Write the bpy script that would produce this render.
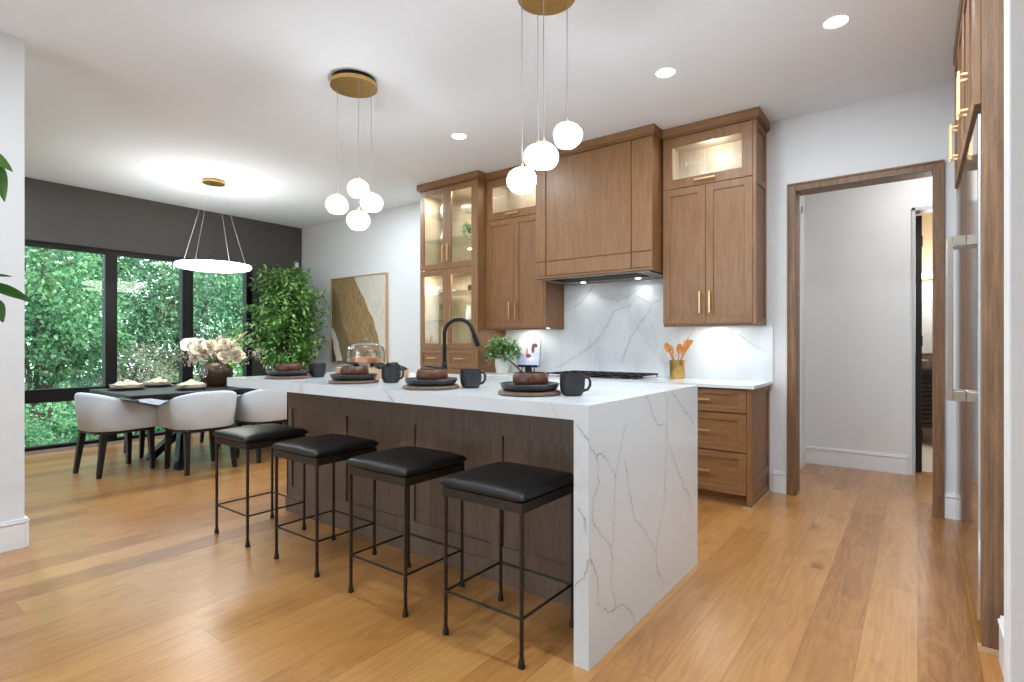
import bpy, bmesh, math, random
from mathutils import Vector, Matrix, noise as mnoise
for o in list(bpy.data.objects): bpy.data.objects.remove(o)
SC = bpy.context.scene
COL = SC.collection
PI = math.pi
# ------------------------------------------------------------------ camera
TH = math.atan(406/540)
CH = 1.2245
cd = bpy.data.cameras.new('camera'); cam = bpy.data.objects.new('camera', cd); COL.objects.link(cam)
cd.sensor_width = 36; cd.lens = 36*540/1024; cd.shift_y = 2.5/1024; cd.clip_start = .05; cd.clip_end = 300
cam.location = (0, 0, CH); cam.rotation_euler = (PI/2, 0, TH)
SC.camera = cam
# ------------------------------------------------------------------ colour management, sky, sun
SC.view_settings.view_transform = 'Standard'; SC.view_settings.look = 'None'
SC.view_settings.gamma = 1; SC.view_settings.use_curve_mapping = False
SC.view_settings.exposure = 0.28
W = bpy.data.worlds.new('world'); SC.world = W; W.use_nodes = True
bg = W.node_tree.nodes['Background']; bg.inputs[0].default_value = (.74, .88, 1, 1); bg.inputs[1].default_value = 4.3
sd = bpy.data.lights.new('sun', 'SUN'); sd.energy = 5.0; sd.angle = math.radians(8); sd.color = (1, .97, .9)
so = bpy.data.objects.new('sun', sd); COL.objects.link(so); so.rotation_euler = (math.radians(38), 0, math.radians(118)); so.location = (0, 0, 12)
H = 3.055          # ceiling height
YW = 4.863         # kitchen back wall
XW = -7.845        # window wall
XR = .268          # right wall
LAMP_W = 20        # recessed lamps and added ceiling fill lights

# ------------------------------------------------------------------ node helpers
def mat(name):
    m = bpy.data.materials.new(name); m.use_nodes = True
    nt = m.node_tree; b = nt.nodes['Principled BSDF']
    return m, nt, b
def setp(b, col=None, rough=None, metal=None, spec=None):
    if col is not None: b.inputs['Base Color'].default_value = (*col, 1)
    if rough is not None: b.inputs['Roughness'].default_value = rough
    if metal is not None: b.inputs['Metallic'].default_value = metal
    if spec is not None: b.inputs['Specular IOR Level'].default_value = spec
def nd(nt, t, **kw):
    n = nt.nodes.new(t)
    for k, v in kw.items():
        if k.startswith('i_'):
            key = k[2:]; n.inputs[int(key) if key.isdigit() else key].default_value = v
        else: setattr(n, k, v)
    return n
def lk(nt, a, b): nt.links.new(a, b)
def mth(nt, op, a, b=None, c=None, clamp=False):
    n = nt.nodes.new('ShaderNodeMath'); n.operation = op; n.use_clamp = clamp
    for i, x in enumerate((a, b, c)):
        if x is None: continue
        if isinstance(x, (int, float)): n.inputs[i].default_value = x
        else: nt.links.new(x, n.inputs[i])
    return n.outputs[0]
def vm(nt, op, a, b=None, scale=None):
    n = nt.nodes.new('ShaderNodeVectorMath'); n.operation = op
    for i, x in enumerate((a, b)):
        if x is None: continue
        if isinstance(x, (tuple, list)): n.inputs[i].default_value = x
        else: nt.links.new(x, n.inputs[i])
    if scale is not None:
        if isinstance(scale, (int, float)): n.inputs['Scale'].default_value = scale
        else: nt.links.new(scale, n.inputs['Scale'])
    return n.outputs['Value'] if op in ('DOT_PRODUCT', 'LENGTH', 'DISTANCE') else n.outputs[0]
def ramp(nt, fac, stops):
    n = nt.nodes.new('ShaderNodeValToRGB')
    e = n.color_ramp.elements
    while len(e) < len(stops): e.new(.5)
    for q, (p, c) in zip(e, stops):
        q.position = p; q.color = (*c, 1) if len(c) == 3 else c
    nt.links.new(fac, n.inputs[0]); return n.outputs[0]
def mix(nt, fac, a, b, blend='MIX'):
    n = nt.nodes.new('ShaderNodeMix'); n.data_type = 'RGBA'; n.blend_type = blend
    for i, x in ((0, fac), (6, a), (7, b)):
        if isinstance(x, (int, float)): n.inputs[i].default_value = x
        elif isinstance(x, tuple): n.inputs[i].default_value = (*x, 1)
        else: nt.links.new(x, n.inputs[i])
    return n.outputs[2]
def bump(nt, b, h, strength=.1, dist=.01):
    n = nt.nodes.new('ShaderNodeBump'); n.inputs['Strength'].default_value = strength; n.inputs['Distance'].default_value = dist
    nt.links.new(h, n.inputs['Height']); nt.links.new(n.outputs[0], b.inputs['Normal'])
def mapped(nt, scale, kind='Object', rot=(0, 0, 0)):
    tc = nt.nodes.new('ShaderNodeTexCoord'); mp = nt.nodes.new('ShaderNodeMapping')
    mp.inputs['Scale'].default_value = scale; mp.inputs['Rotation'].default_value = rot
    nt.links.new(tc.outputs[kind], mp.inputs[0]); return mp.outputs[0]
def noise(nt, vec, scale=5, detail=4, rough=.5, dist=0):
    n = nd(nt, 'ShaderNodeTexNoise', i_Scale=scale, i_Detail=detail, i_Roughness=rough, i_Distortion=dist)
    if vec is not None: nt.links.new(vec, n.inputs['Vector'])
    return n.outputs[0]

def plain(name, col, rough=.5, metal=0, spec=None, var=.06, nscale=30, bmp=0):
    m, nt, b = mat(name); setp(b, col, rough, metal, spec)
    f = noise(nt, mapped(nt, (1, 1, 1)), nscale, 3)
    lo = tuple(c*(1-var) for c in col); hi = tuple(min(1, c*(1+var)) for c in col)
    lk(nt, ramp(nt, f, [(.3, lo), (.7, hi)]), b.inputs['Base Color'])
    if bmp: bump(nt, b, f, bmp, .002)
    return m
def emis(name, col, s):
    m, nt, b = mat(name); setp(b, (.9, .9, .9), .4)
    b.inputs['Emission Color'].default_value = (*col, 1); b.inputs['Emission Strength'].default_value = s
    return m
def glassmat(name, tint=(1, 1, 1), ior=1.45, rough=0, boost=1.0, reeded=False):
    m, nt, b = mat(name); nt.nodes.remove(b)
    out = nt.nodes['Material Output']
    tr = nd(nt, 'ShaderNodeBsdfTransparent'); tr.inputs[0].default_value = (*tint, 1)
    gl = nd(nt, 'ShaderNodeBsdfGlossy', i_Roughness=rough)
    g = nd(nt, 'ShaderNodeNewGeometry')
    dt = mth(nt, 'ABSOLUTE', vm(nt, 'DOT_PRODUCT', g.outputs['Normal'], g.outputs['Incoming']))
    f0 = ((ior-1)/(ior+1))**2
    f = mth(nt, 'MULTIPLY', mth(nt, 'ADD', f0, mth(nt, 'MULTIPLY', 1-f0, mth(nt, 'POWER', mth(nt, 'SUBTRACT', 1, dt, clamp=True), 5))), boost, clamp=True)
    mx = nd(nt, 'ShaderNodeMixShader'); lk(nt, f, mx.inputs[0]); lk(nt, tr.outputs[0], mx.inputs[1]); lk(nt, gl.outputs[0], mx.inputs[2])
    if reeded:
        w = nd(nt, 'ShaderNodeTexWave', i_Scale=26.0); w.bands_direction = 'X'
        lk(nt, mapped(nt, (1, 1, 1)), w.inputs[0])
        bp = nd(nt, 'ShaderNodeBump', i_Strength=.6, i_Distance=.01); lk(nt, w.outputs[1], bp.inputs['Height'])
        lk(nt, bp.outputs[0], gl.inputs['Normal'])
    lk(nt, mx.outputs[0], out.inputs[0]); return m
def wood(name, dark, light, scale=(14, 14, 1.1), rough=.42, contrast=1, rot=(0, 0, 0)):
    m, nt, b = mat(name); setp(b, light, rough)
    v = mapped(nt, scale, rot=rot)
    n1 = noise(nt, v, 3.5, 6, .6, .4)
    n2 = noise(nt, mapped(nt, tuple(s*7 for s in scale), rot=rot), 4, 3, .6)
    f = mth(nt, 'ADD', mth(nt, 'MULTIPLY', n1, .7), mth(nt, 'MULTIPLY', n2, .3))
    lk(nt, ramp(nt, f, [(.34, dark), (.66, light)]), b.inputs['Base Color'])
    bump(nt, b, n2, .08, .002)
    return m

# cabinet oak
M = {}
M['oak'] = wood('stained_oak', (.182, .083, .030), (.285, .142, .057))
M['oakh'] = wood('stained_oak_horizontal', (.182, .083, .030), (.285, .142, .057), (1.1, 14, 14))
M['oakd'] = wood('stained_oak_island', (.130, .088, .062), (.205, .142, .103))
M['oakin'] = wood('oak_interior', (.42, .33, .24), (.58, .48, .37))
M['walnut'] = wood('walnut', (.055, .018, .009), (.15, .058, .028), (30, 30, 6), .35)
M['board'] = wood('board_wood', (.10, .055, .035), (.20, .12, .08), (4, 30, 30), .5)
M['crate'] = wood('pine', (.45, .27, .15), (.62, .42, .26), (3, 30, 30), .5)
M['blackwood'] = wood('black_wood', (.004, .0035, .003), (.010, .008, .007), (12, 12, 3), .45)
M['trim_oak'] = wood('casing_oak', (.13, .064, .028), (.28, .152, .075), (16, 16, .9), .45)
M['wall'] = plain('wall_paint', (.755, .760, .765), .7, var=.01, nscale=3)
M['ceil'] = plain('ceiling_paint', (.88, .92, .97), .85, var=.008, nscale=2)
M['white_trim'] = plain('white_trim_paint', (.82, .83, .84), .4, var=.01)
M['darkwall'] = plain('dark_taupe_paint', (.077, .069, .062), .6, var=.04, nscale=6)
M['frame'] = plain('black_bronze', (.0045, .0035, .0035), .4, 0, .3)
M['gold'] = plain('brushed_brass', (.58, .37, .12), .32, 1.0, var=.08)
M['pgold'] = plain('pale_brass', (.74, .50, .25), .35, .85)
M['blackm'] = plain('black_metal', (.012, .012, .013), .38, .6)
M['iron'] = plain('forged_iron', (.050, .040, .033), .42, .75, var=.25, nscale=60, bmp=.6)
M['steel'] = plain('stainless_steel', (.66, .66, .66), .07, 1.0, var=.02)
M['nickel'] = plain('satin_nickel', (.52, .46, .40), .28, 1.0)
M['leather'] = plain('black_leather', (.008, .008, .009), .36, var=.2, nscale=80, bmp=.25)
M['boucle'] = plain('cream_boucle', (.66, .715, .775), .95, var=.06, nscale=160, bmp=.5)
M['ceramic_black'] = plain('matte_black_ceramic', (.013, .014, .016), .42, var=.2, nscale=50)
M['ceramic_grey'] = plain('charcoal_stoneware', (.017, .018, .020), .5, var=.2, nscale=70)
M['ceramic_white'] = plain('white_ceramic', (.8, .78, .75), .3)
M['linen'] = plain('cream_linen', (.66, .56, .43), .9, var=.12, nscale=40, bmp=.5)
M['plate_cream'] = plain('cream_stoneware', (.50, .44, .35), .6, var=.1)
M['cloth_black'] = plain('black_cloth', (.008, .008, .009), .8)
M['petal'] = plain('cream_petal', (.92, .82, .64), .7, var=.08)
M['petalw'] = plain('blush_white_petal', (.90, .82, .76), .7, var=.08)
M['vase'] = plain('mottled_brown_glaze', (.075, .042, .022), .3, var=.7, nscale=9)
M['stem'] = plain('plant_stem', (.12, .08, .04), .7)
M['cake'] = plain('orange_cake', (.62, .22, .07), .6, var=.3, nscale=25)
M['utensil'] = wood('orange_wood', (.50, .17, .035), (.78, .33, .09), (20, 20, 5), .4)
M['globe'] = emis('opal_glass_lit', (1, .985, .96), 3.2)
M['ring'] = emis('ring_diffuser_lit', (1, .97, .93), 6.0)
M['lamp'] = emis('recessed_lens_lit', (1, .97, .93), 14)
M['strip'] = emis('led_strip_lit', (1, .95, .86), 6)
M['cord'] = plain('grey_cord', (.35, .35, .36), .4, .3)
M['steelcable'] = plain('steel_cable', (.7, .7, .7), .3, .6)
M['glass'] = glassmat('window_glass', (.97, .99, .98), 1.5, 0, 1.0)
M['cabglass'] = glassmat('cabinet_glass', (.95, .97, .95), 1.45, .02, 1.0)
M['reeded'] = glassmat('reeded_glass', (.93, .95, .93), 1.6, .12, 1.4, True)
M['clear'] = glassmat('clear_glass', (.94, .96, .96), 1.55, .02, 2.2)
M['crystal'] = glassmat('crystal_glass', (.84, .88, .90), 1.6, .03, 5.0)
M['soil'] = plain('soil', (.03, .02, .014), .9, var=.3)
M['pot'] = plain('grey_planter', (.10, .10, .10), .6)
M['grass'] = plain('garden_ground', (.05, .12, .03), .9, var=.5, nscale=2)
M['bark'] = plain('bark', (.07, .055, .045), .9, var=.4, nscale=6)
M['tile'] = plain('pale_floor_tile', (.78, .75, .68), .35)
M['tan'] = plain('tan_wall_paint', (.55, .40, .26), .7)
M['darkvanity'] = wood('dark_vanity_wood', (.022, .010, .006), (.06, .03, .018), (2, 20, 20), .4)
M['stonebrown'] = plain('brown_stone', (.20, .15, .12), .3, var=.4, nscale=20)
M['void'] = plain('black_rubber', (.01, .01, .01), .6)

def leafmat(name, stops, rough=.5, trans=.25):
    m, nt, b = mat(name); setp(b, stops[0], rough)
    g = nd(nt, 'ShaderNodeNewGeometry')
    k = len(stops)-1
    c = ramp(nt, g.outputs['Random Per Island'], [(i/k, s) for i, s in enumerate(stops)])
    lk(nt, c, b.inputs['Base Color'])
    tl = nd(nt, 'ShaderNodeBsdfTranslucent'); lk(nt, c, tl.inputs[0])
    mx = nd(nt, 'ShaderNodeMixShader', i_0=trans); lk(nt, b.outputs[0], mx.inputs[1]); lk(nt, tl.outputs[0], mx.inputs[2])
    lk(nt, mx.outputs[0], nt.nodes['Material Output'].inputs[0]); return m
M['leaf_tree1'] = leafmat('tree_leaves_green', [(.02, .085, .035), (.06, .22, .08), (.22, .42, .17), (.15, .34, .20)], .45, .35)
M['leaf_tree2'] = leafmat('tree_leaves_bluegreen', [(.02, .095, .04), (.08, .24, .10), (.30, .48, .30)], .4, .3)
M['leaf_tree3'] = leafmat('tree_leaves_yellowgreen', [(.08, .20, .03), (.22, .38, .07), (.42, .52, .14)], .45, .35)
M['leaf_grey'] = leafmat('tree_leaves_grey_brown', [(.12, .12, .08), (.26, .24, .18), (.10, .26, .08)], .6, .3)
M['leaf_ficus'] = leafmat('ficus_leaves', [(.03, .12, .02), (.10, .32, .06), (.28, .52, .13), (.50, .66, .32)], .3, .2)
M['leaf_small'] = leafmat('plant_leaves', [(.03, .12, .03), (.10, .30, .06), (.30, .50, .18), (.70, .76, .55)], .4, .2)
M['leaf_rubber'] = leafmat('rubber_plant_leaves', [(.012, .045, .006), (.035, .10, .012), (.05, .13, .02)], .22, .1)
M['spray'] = leafmat('dried_spray', [(.55, .50, .40), (.72, .68, .58), (.40, .42, .28), (.62, .46, .46)], .8, .2)

# floor: oak planks running along Y, each plank with its own tone and grain
def floor_mat():
    m, nt, b = mat('oak_plank_floor'); setp(b, (.5, .3, .15), .33, spec=.62)
    g = nd(nt, 'ShaderNodeNewGeometry'); s = nd(nt, 'ShaderNodeSeparateXYZ'); lk(nt, g.outputs['Position'], s.inputs[0])
    x, y = s.outputs[0], s.outputs[1]
    pw, pl = .19, 1.9
    xi = mth(nt, 'FLOOR', mth(nt, 'DIVIDE', x, pw))
    wn = nd(nt, 'ShaderNodeTexWhiteNoise'); wn.noise_dimensions = '1D'; lk(nt, xi, wn.inputs['W'])
    yo = mth(nt, 'ADD', mth(nt, 'DIVIDE', y, pl), mth(nt, 'MULTIPLY', wn.outputs[0], 7.3))
    yi = mth(nt, 'FLOOR', yo)
    cb = nd(nt, 'ShaderNodeCombineXYZ'); lk(nt, xi, cb.inputs[0]); lk(nt, yi, cb.inputs[1])
    w2 = nd(nt, 'ShaderNodeTexWhiteNoise'); w2.noise_dimensions = '2D'; lk(nt, cb.outputs[0], w2.inputs[0])
    # grain coordinates, shifted per board
    off = vm(nt, 'SCALE', w2.outputs[1], None, 23.0)
    gp = vm(nt, 'ADD', g.outputs['Position'], off)
    v1 = vm(nt, 'MULTIPLY', gp, (5, .55, 1)); v2 = vm(nt, 'MULTIPLY', gp, (48, 2.2, 1)); v3 = vm(nt, 'MULTIPLY', gp, (2.6, 1.0, 1))
    n1 = noise(nt, v1, 1.5, 3, .5, .8); n2 = noise(nt, v2, 1.6, 3, .55); n3 = noise(nt, v3, 1.6, 2, .5)
    rings = mth(nt, 'FRACT', mth(nt, 'MULTIPLY', n1, 9.0))
    rings = mth(nt, 'MULTIPLY', mth(nt, 'ABSOLUTE', mth(nt, 'SUBTRACT', rings, .5)), 2)
    f = mth(nt, 'ADD', mth(nt, 'ADD', mth(nt, 'MULTIPLY', n3, .30), mth(nt, 'MULTIPLY', n2, .30)), mth(nt, 'ADD', mth(nt, 'MULTIPLY', w2.outputs[0], .30), mth(nt, 'MULTIPLY', rings, .13)))
    c = ramp(nt, f, [(.26, (.248, .094, .022)), (.43, (.376, .162, .040)), (.60, (.465, .216, .060)), (.80, (.56, .292, .098))])
    # knots and smoky patches
    kv = nd(nt, 'ShaderNodeTexVoronoi', i_Scale=1.0); lk(nt, vm(nt, 'MULTIPLY', gp, (2.0, .9, 0)), kv.inputs[0])
    kn = ramp(nt, kv.outputs['Distance'], [(.02, (.50, .42, .38)), (.09, (1, 1, 1))])
    c = mix(nt, 1, c, kn, 'MULTIPLY')
    pt = ramp(nt, noise(nt, vm(nt, 'MULTIPLY', gp, (3.2, 1.6, 1)), 2.0, 4, .6), [(.30, (.72, .66, .64)), (.42, (1, 1, 1))])
    c = mix(nt, .7, c, pt, 'MULTIPLY')
    # seams
    fx = mth(nt, 'FRACT', mth(nt, 'DIVIDE', x, pw)); fy = mth(nt, 'FRACT', yo)
    ex = mth(nt, 'MULTIPLY', mth(nt, 'MINIMUM', fx, mth(nt, 'SUBTRACT', 1, fx)), pw)
    ey = mth(nt, 'MULTIPLY', mth(nt, 'MINIMUM', fy, mth(nt, 'SUBTRACT', 1, fy)), pl)
    e = mth(nt, 'MINIMUM', ex, ey)
    sm = ramp(nt, mth(nt, 'MULTIPLY', e, 200), [(.10, (.55, .47, .40)), (.34, (1, 1, 1))])
    c = mix(nt, 1, c, sm, 'MULTIPLY')
    lk(nt, c, b.inputs['Base Color']); b.inputs['Coat Weight'].default_value = .5; b.inputs['Coat Roughness'].default_value = .24
    rr = mth(nt, 'ADD', mth(nt, 'MULTIPLY', n1, .16), .26); lk(nt, rr, b.inputs['Roughness'])
    hh = mth(nt, 'ADD', mth(nt, 'MULTIPLY', n2, .25), mth(nt, 'MINIMUM', mth(nt, 'MULTIPLY', e, 300), 1))
    bump(nt, b, hh, .12, .002)
    return m
M['floor'] = floor_mat()

# marble: white quartz with grey veins that follow measured polylines (plane given by two axes)
def marble(name, polys=(), axes=(0, 2), base=(.705, .74, .765), vein=(.25, .26, .27), wid=.0026, rough=.14, haze=.5, fine=True, op=.8):
    m, nt, b = mat(name); setp(b, base, rough)
    g = nd(nt, 'ShaderNodeNewGeometry')
    P = g.outputs['Position']
    nz = nd(nt, 'ShaderNodeTexNoise', i_Scale=13.0, i_Detail=6.0, i_Roughness=.7); lk(nt, P, nz.inputs['Vector'])
    dv = vm(nt, 'SCALE', vm(nt, 'SUBTRACT', nz.outputs['Color'], (.5, .5, .5)), None, .055)
    mask = [0, 0, 0]; mask[axes[0]] = 1; mask[axes[1]] = 1
    p = vm(nt, 'MULTIPLY', vm(nt, 'ADD', P, dv), tuple(mask))
    # faint long background veins
    q = vm(nt, 'MULTIPLY', P, (1, 1, .55))
    n2 = noise(nt, q, 1.1, 5, .55, .9)
    rdg = mth(nt, 'ABSOLUTE', mth(nt, 'SUBTRACT', n2, .5))
    c = base
    bgv = ramp(nt, rdg, [(0, tuple(x*.88 for x in base)), (.012, tuple(x*.96 for x in base)), (.05, base)])
    c = bgv if fine else base
    if polys:
        d = None
        for poly in polys:
            for (a0, a1), (b0, b1) in zip(poly[:-1], poly[1:]):
                A = [0, 0, 0]; A[axes[0]] = a0; A[axes[1]] = a1
                B = [0, 0, 0]; B[axes[0]] = b0-a0; B[axes[1]] = b1-a1
                bb = B[0]**2+B[1]**2+B[2]**2
                pa = vm(nt, 'SUBTRACT', p, tuple(A))
                t = mth(nt, 'DIVIDE', vm(nt, 'DOT_PRODUCT', pa, tuple(B)), bb, clamp=True)
                pr = vm(nt, 'SUBTRACT', pa, vm(nt, 'SCALE', tuple(B), None, t))
                L = vm(nt, 'LENGTH', pr)
                d = L if d is None else mth(nt, 'MINIMUM', d, L)
        n3 = noise(nt, P, 14, 3, .6)
        wv = mth(nt, 'MULTIPLY', ramp(nt, n3, [(.38, (.12, .12, .12)), (.66, (1.0, 1.0, 1.0))]), wid*1.6)
        core = mth(nt, 'SUBTRACT', 1, mth(nt, 'DIVIDE', d, wv), clamp=True)
        core = mth(nt, 'POWER', core, .5)
        halo = mth(nt, 'MULTIPLY', mth(nt, 'SUBTRACT', 1, mth(nt, 'DIVIDE', d, .03), clamp=True), .10*haze)
        hl = mth(nt, 'MULTIPLY', mth(nt, 'SUBTRACT', 1, mth(nt, 'DIVIDE', d, wid*1.3), clamp=True), .34*op)
        f = mth(nt, 'ADD', mth(nt, 'MAXIMUM', mth(nt, 'MULTIPLY', core, op), hl), halo, clamp=True)
        c = mix(nt, f, c, vein)
    if not isinstance(c, tuple): lk(nt, c, b.inputs['Base Color'])
    return m
SIDE = [[(1.794,.851),(1.849,.79),(1.866,.691),(1.81,.608),(1.81,.555),(1.88,.482),(1.967,.415),(1.985,.352),(1.967,.245),(2.008,.159),(1.963,.149),(1.849,.231),(1.866,.309),(1.81,.396),(1.786,.457)],
 [(1.854,.793),(1.887,.795),(1.933,.76),(2.003,.687),(1.991,.493),(1.985,.41)],[(2.113,.889),(2.087,.85),(2.049,.764),(2.003,.687)],
 [(1.963,.149),(2.083,.138),(2.17,.066),(2.197,.01)],[(2.31,.979),(2.361,.948),(2.39,.891),(2.466,.838),(2.532,.83)],
 [(2.532,.982),(2.578,.942),(2.567,.826),(2.584,.74),(2.723,.568),(2.884,.405),(2.937,.318)],
 [(2.558,.802),(2.558,.668),(2.532,.45),(2.432,.276),(2.444,.157),(2.532,.06)],[(2.097,.731),(2.152,.555),(2.187,.471),(2.361,.329),(2.432,.243)],
 [(2.639,.982),(2.709,.936),(2.835,.867),(2.954,.795)]]
BACK = [[(-2.916,1.57),(-2.761,1.64),(-2.623,1.795)],[(-2.54,1.292),(-2.445,1.437),(-2.395,1.535),(-2.316,1.571),(-2.222,1.58),(-2.164,1.655),(-2.104,1.68)],
 [(-2.54,1.69),(-2.459,1.676),(-2.348,1.641),(-2.253,1.675),(-2.061,1.788)],[(-2.164,1.683),(-2.002,1.591),(-1.916,1.643)],
 [(-2.002,1.591),(-2.019,1.54),(-2.105,1.429),(-2.211,1.287),(-2.30,1.05)],[(-2.54,1.292),(-2.62,1.21),(-2.797,1.096),(-3.051,.971)],[(-1.86,1.03),(-1.72,1.16),(-1.60,1.36)],[(-1.30,1.36),(-1.12,1.22),(-1.02,1.16)]]
M['marble_side'] = marble('veined_quartz_waterfall', SIDE, (1, 2), fine=False)
M['marble_back'] = marble('veined_quartz_backsplash', BACK, (0, 2), wid=.0050, haze=1.0, op=.5)
M['marble'] = marble('veined_quartz_top', [[(-1.04,.912),(-1.01,.885),(-.982,.859)],[(-2.15,.992),(-2.10,.96),(-2.08,.93)],[(-2.90,.99),(-2.86,.93)],[(-1.03,.60),(-1.0,.56),(-.985,.50)],[(-1.04,.30),(-1.0,.34),(-.985,.42)]], (0, 2), wid=.003)
M['quartz'] = marble('white_quartz_counter', ())

# ------------------------------------------------------------------ mesh builder
class MB:
    def __init__(s): s.v = []; s.f = []
    def add(s, vs, fs):
        o = len(s.v); s.v += [tuple(v) for v in vs]; s.f += [tuple(i+o for i in f) for f in fs]; return s
    def box(s, x0, y0, z0, x1, y1, z1):
        if x0 > x1: x0, x1 = x1, x0
        if y0 > y1: y0, y1 = y1, y0
        if z0 > z1: z0, z1 = z1, z0
        return s.add([(x0,y0,z0),(x1,y0,z0),(x1,y1,z0),(x0,y1,z0),(x0,y0,z1),(x1,y0,z1),(x1,y1,z1),(x0,y1,z1)],
                     [(0,3,2,1),(4,5,6,7),(0,1,5,4),(1,2,6,5),(2,3,7,6),(3,0,4,7)])
    def hexa(s, b, t):    # bottom quad, top quad, both counter-clockwise seen from above
        return s.add(list(b)+list(t), [(0,3,2,1),(4,5,6,7),(0,1,5,4),(1,2,6,5),(2,3,7,6),(3,0,4,7)])
    def lathe(s, prof, c=(0, 0, 0), n=24, axis='Z', wob=None):
        vs = []; fs = []
        for (r, z) in prof:
            for i in range(n):
                a = 2*PI*i/n; rr = r*(wob(a, z) if wob else 1)
                p = (rr*math.cos(a), rr*math.sin(a), z)
                if axis == 'X': p = (p[2], p[0], p[1])
                if axis == 'Y': p = (p[0], p[2], p[1])
                vs.append((p[0]+c[0], p[1]+c[1], p[2]+c[2]))
        m = len(prof)
        for j in range(m-1):
            for i in range(n):
                k = (i+1) % n; q = (j*n+i, j*n+k, (j+1)*n+k, (j+1)*n+i)
                fs.append(q if axis == 'Z' or axis == 'X' else q[::-1])
        if prof[0][0] > 1e-5: fs.append(tuple(range(n))[::-1])
        if prof[-1][0] > 1e-5: fs.append(tuple((m-1)*n+i for i in range(n)))
        return s.add(vs, fs)
    def tube(s, pts, r, n=10, cap=True):
        P = [Vector(p) for p in pts]; rs = r if isinstance(r, (list, tuple)) else [r]*len(P)
        vs = []; fs = []; prev = None
        for i, p in enumerate(P):
            t = (P[min(i+1, len(P)-1)]-P[max(i-1, 0)]).normalized()
            if prev is None:
                a = Vector((0, 0, 1)) if abs(t.z) < .9 else Vector((1, 0, 0))
                u = t.cross(a).normalized()
            else:
                u = (prev-t*prev.dot(t)).normalized()
            prev = u; w = t.cross(u)
            for k in range(n):
                a = 2*PI*k/n; vs.append(p+(u*math.cos(a)+w*math.sin(a))*rs[i])
        for j in range(len(P)-1):
            for k in range(n):
                q = (k+1) % n; fs.append((j*n+k, j*n+q, (j+1)*n+q, (j+1)*n+k))
        if cap:
            fs.append(tuple(range(n))[::-1]); fs.append(tuple((len(P)-1)*n+k for k in range(n)))
        return s.add(vs, fs)
    def leaf(s, base, d, up, L, w, curl=.15, n=4, round_=False):
        d = Vector(d).normalized(); sd_ = d.cross(Vector(up)); 
        if sd_.length < 1e-4: sd_ = d.cross(Vector((1, 0, 0)))
        sd_.normalize(); nn = sd_.cross(d)
        base = Vector(base)
        if n <= 2:
            return s.add([base, base+d*L*.45+sd_*w/2, base+d*L-nn*curl*L, base+d*L*.45-sd_*w/2], [(0, 1, 2, 3)])
        vs = []; fs = []
        for i in range(n+1):
            t = i/n; ww = w/2*math.sin(PI*min(1, t**.8*.97+.02))**.8
            if round_: ww = w/2*(max(0, 1-(2*(t*.93+.04)-1)**2))**.5*(.55+.45*t)
            c = base+d*L*t-nn*curl*L*t*t
            vs += [c-sd_*ww+nn*ww*.25, c-nn*.0, c+sd_*ww+nn*ww*.25]
        for i in range(n):
            a = i*3; fs += [(a, a+1, a+4, a+3), (a+1, a+2, a+5, a+4)]
        return s.add(vs, fs)
    def xf(s, mtx):
        s.v = [tuple(mtx @ Vector(v)) for v in s.v]; return s
    def build(s, name, material, parent=None, smooth=False, bev=0, seg=2, origin=None, solid=0, sub=0, angle=40):
        off = Vector(origin) if origin is not None else Vector((0, 0, 0))
        me = bpy.data.meshes.new(name); me.from_pydata([tuple(Vector(v)-off) for v in s.v], [], s.f)
        me.validate(); me.update()
        o = bpy.data.objects.new(name, me); COL.objects.link(o); me.materials.append(material)
        if smooth:
            me.polygons.foreach_set('use_smooth', [True]*len(me.polygons))
            try: me.set_sharp_from_angle(angle=math.radians(angle))
            except Exception: pass
        if sub:
            q = o.modifiers.new('sub', 'SUBSURF'); q.levels = sub; q.render_levels = sub
        if solid:
            q = o.modifiers.new('solid', 'SOLIDIFY'); q.thickness = solid; q.offset = 0
        if bev:
            q = o.modifiers.new('bevel', 'BEVEL'); q.width = bev; q.segments = seg; q.limit_method = 'ANGLE'; q.angle_limit = math.radians(40)
            q.harden_normals = False
        if parent is not None: o.parent = parent
        elif origin is not None: o.location = off
        return o
def tag(o, label, cat, group=None, kind=None):
    if label: o['label'] = label
    if cat: o['category'] = cat
    if group: o['group'] = group
    if kind: o['kind'] = kind
    return o
def thing(name, label, cat, loc=(0, 0, 0), rz=0, group=None):
    o = bpy.data.objects.new(name, None); COL.objects.link(o); o.empty_display_size = .1
    o.location = loc; o.rotation_euler = (0, 0, rz); return tag(o, label, cat, group)
def struct(name, mb, m, parent=None, bev=0, label=None, cat=None):
    o = mb.build(name, m, parent, bev=bev)
    if parent is None: o['kind'] = 'structure'
    if label: o['label'] = label
    if cat: o['category'] = cat
    return o
def dup(root, loc, rz=None, label=None, scale=None):
    r = root.copy(); COL.objects.link(r); r.location = loc
    if rz is not None: r.rotation_euler = (0, 0, rz)
    if label: r['label'] = label
    if scale: r.scale = scale
    def rec(src, dst):
        for ch in src.children:
            c = ch.copy(); COL.objects.link(c); c.parent = dst; c.matrix_parent_inverse = ch.matrix_parent_inverse.copy()
            rec(ch, c)
    rec(root, r)
    return r
def light(name, kind, loc, energy, size=.1, col=(1, .95, .88), rot=(0, 0, 0), spot=None, parent=None, sy=None, blend=.6):
    l = bpy.data.lights.new(name, kind); l.energy = energy; l.color = col
    if kind == 'AREA':
        l.size = size
        if sy: l.shape = 'RECTANGLE'; l.size_y = sy
        else: l.shape = 'DISK'
    elif kind == 'SPOT': l.shadow_soft_size = size; l.spot_size = spot or 2; l.spot_blend = blend
    else: l.shadow_soft_size = size
    o = bpy.data.objects.new(name, l); COL.objects.link(o); o.location = loc; o.rotation_euler = rot
    if parent: o.parent = parent
    return o

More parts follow.
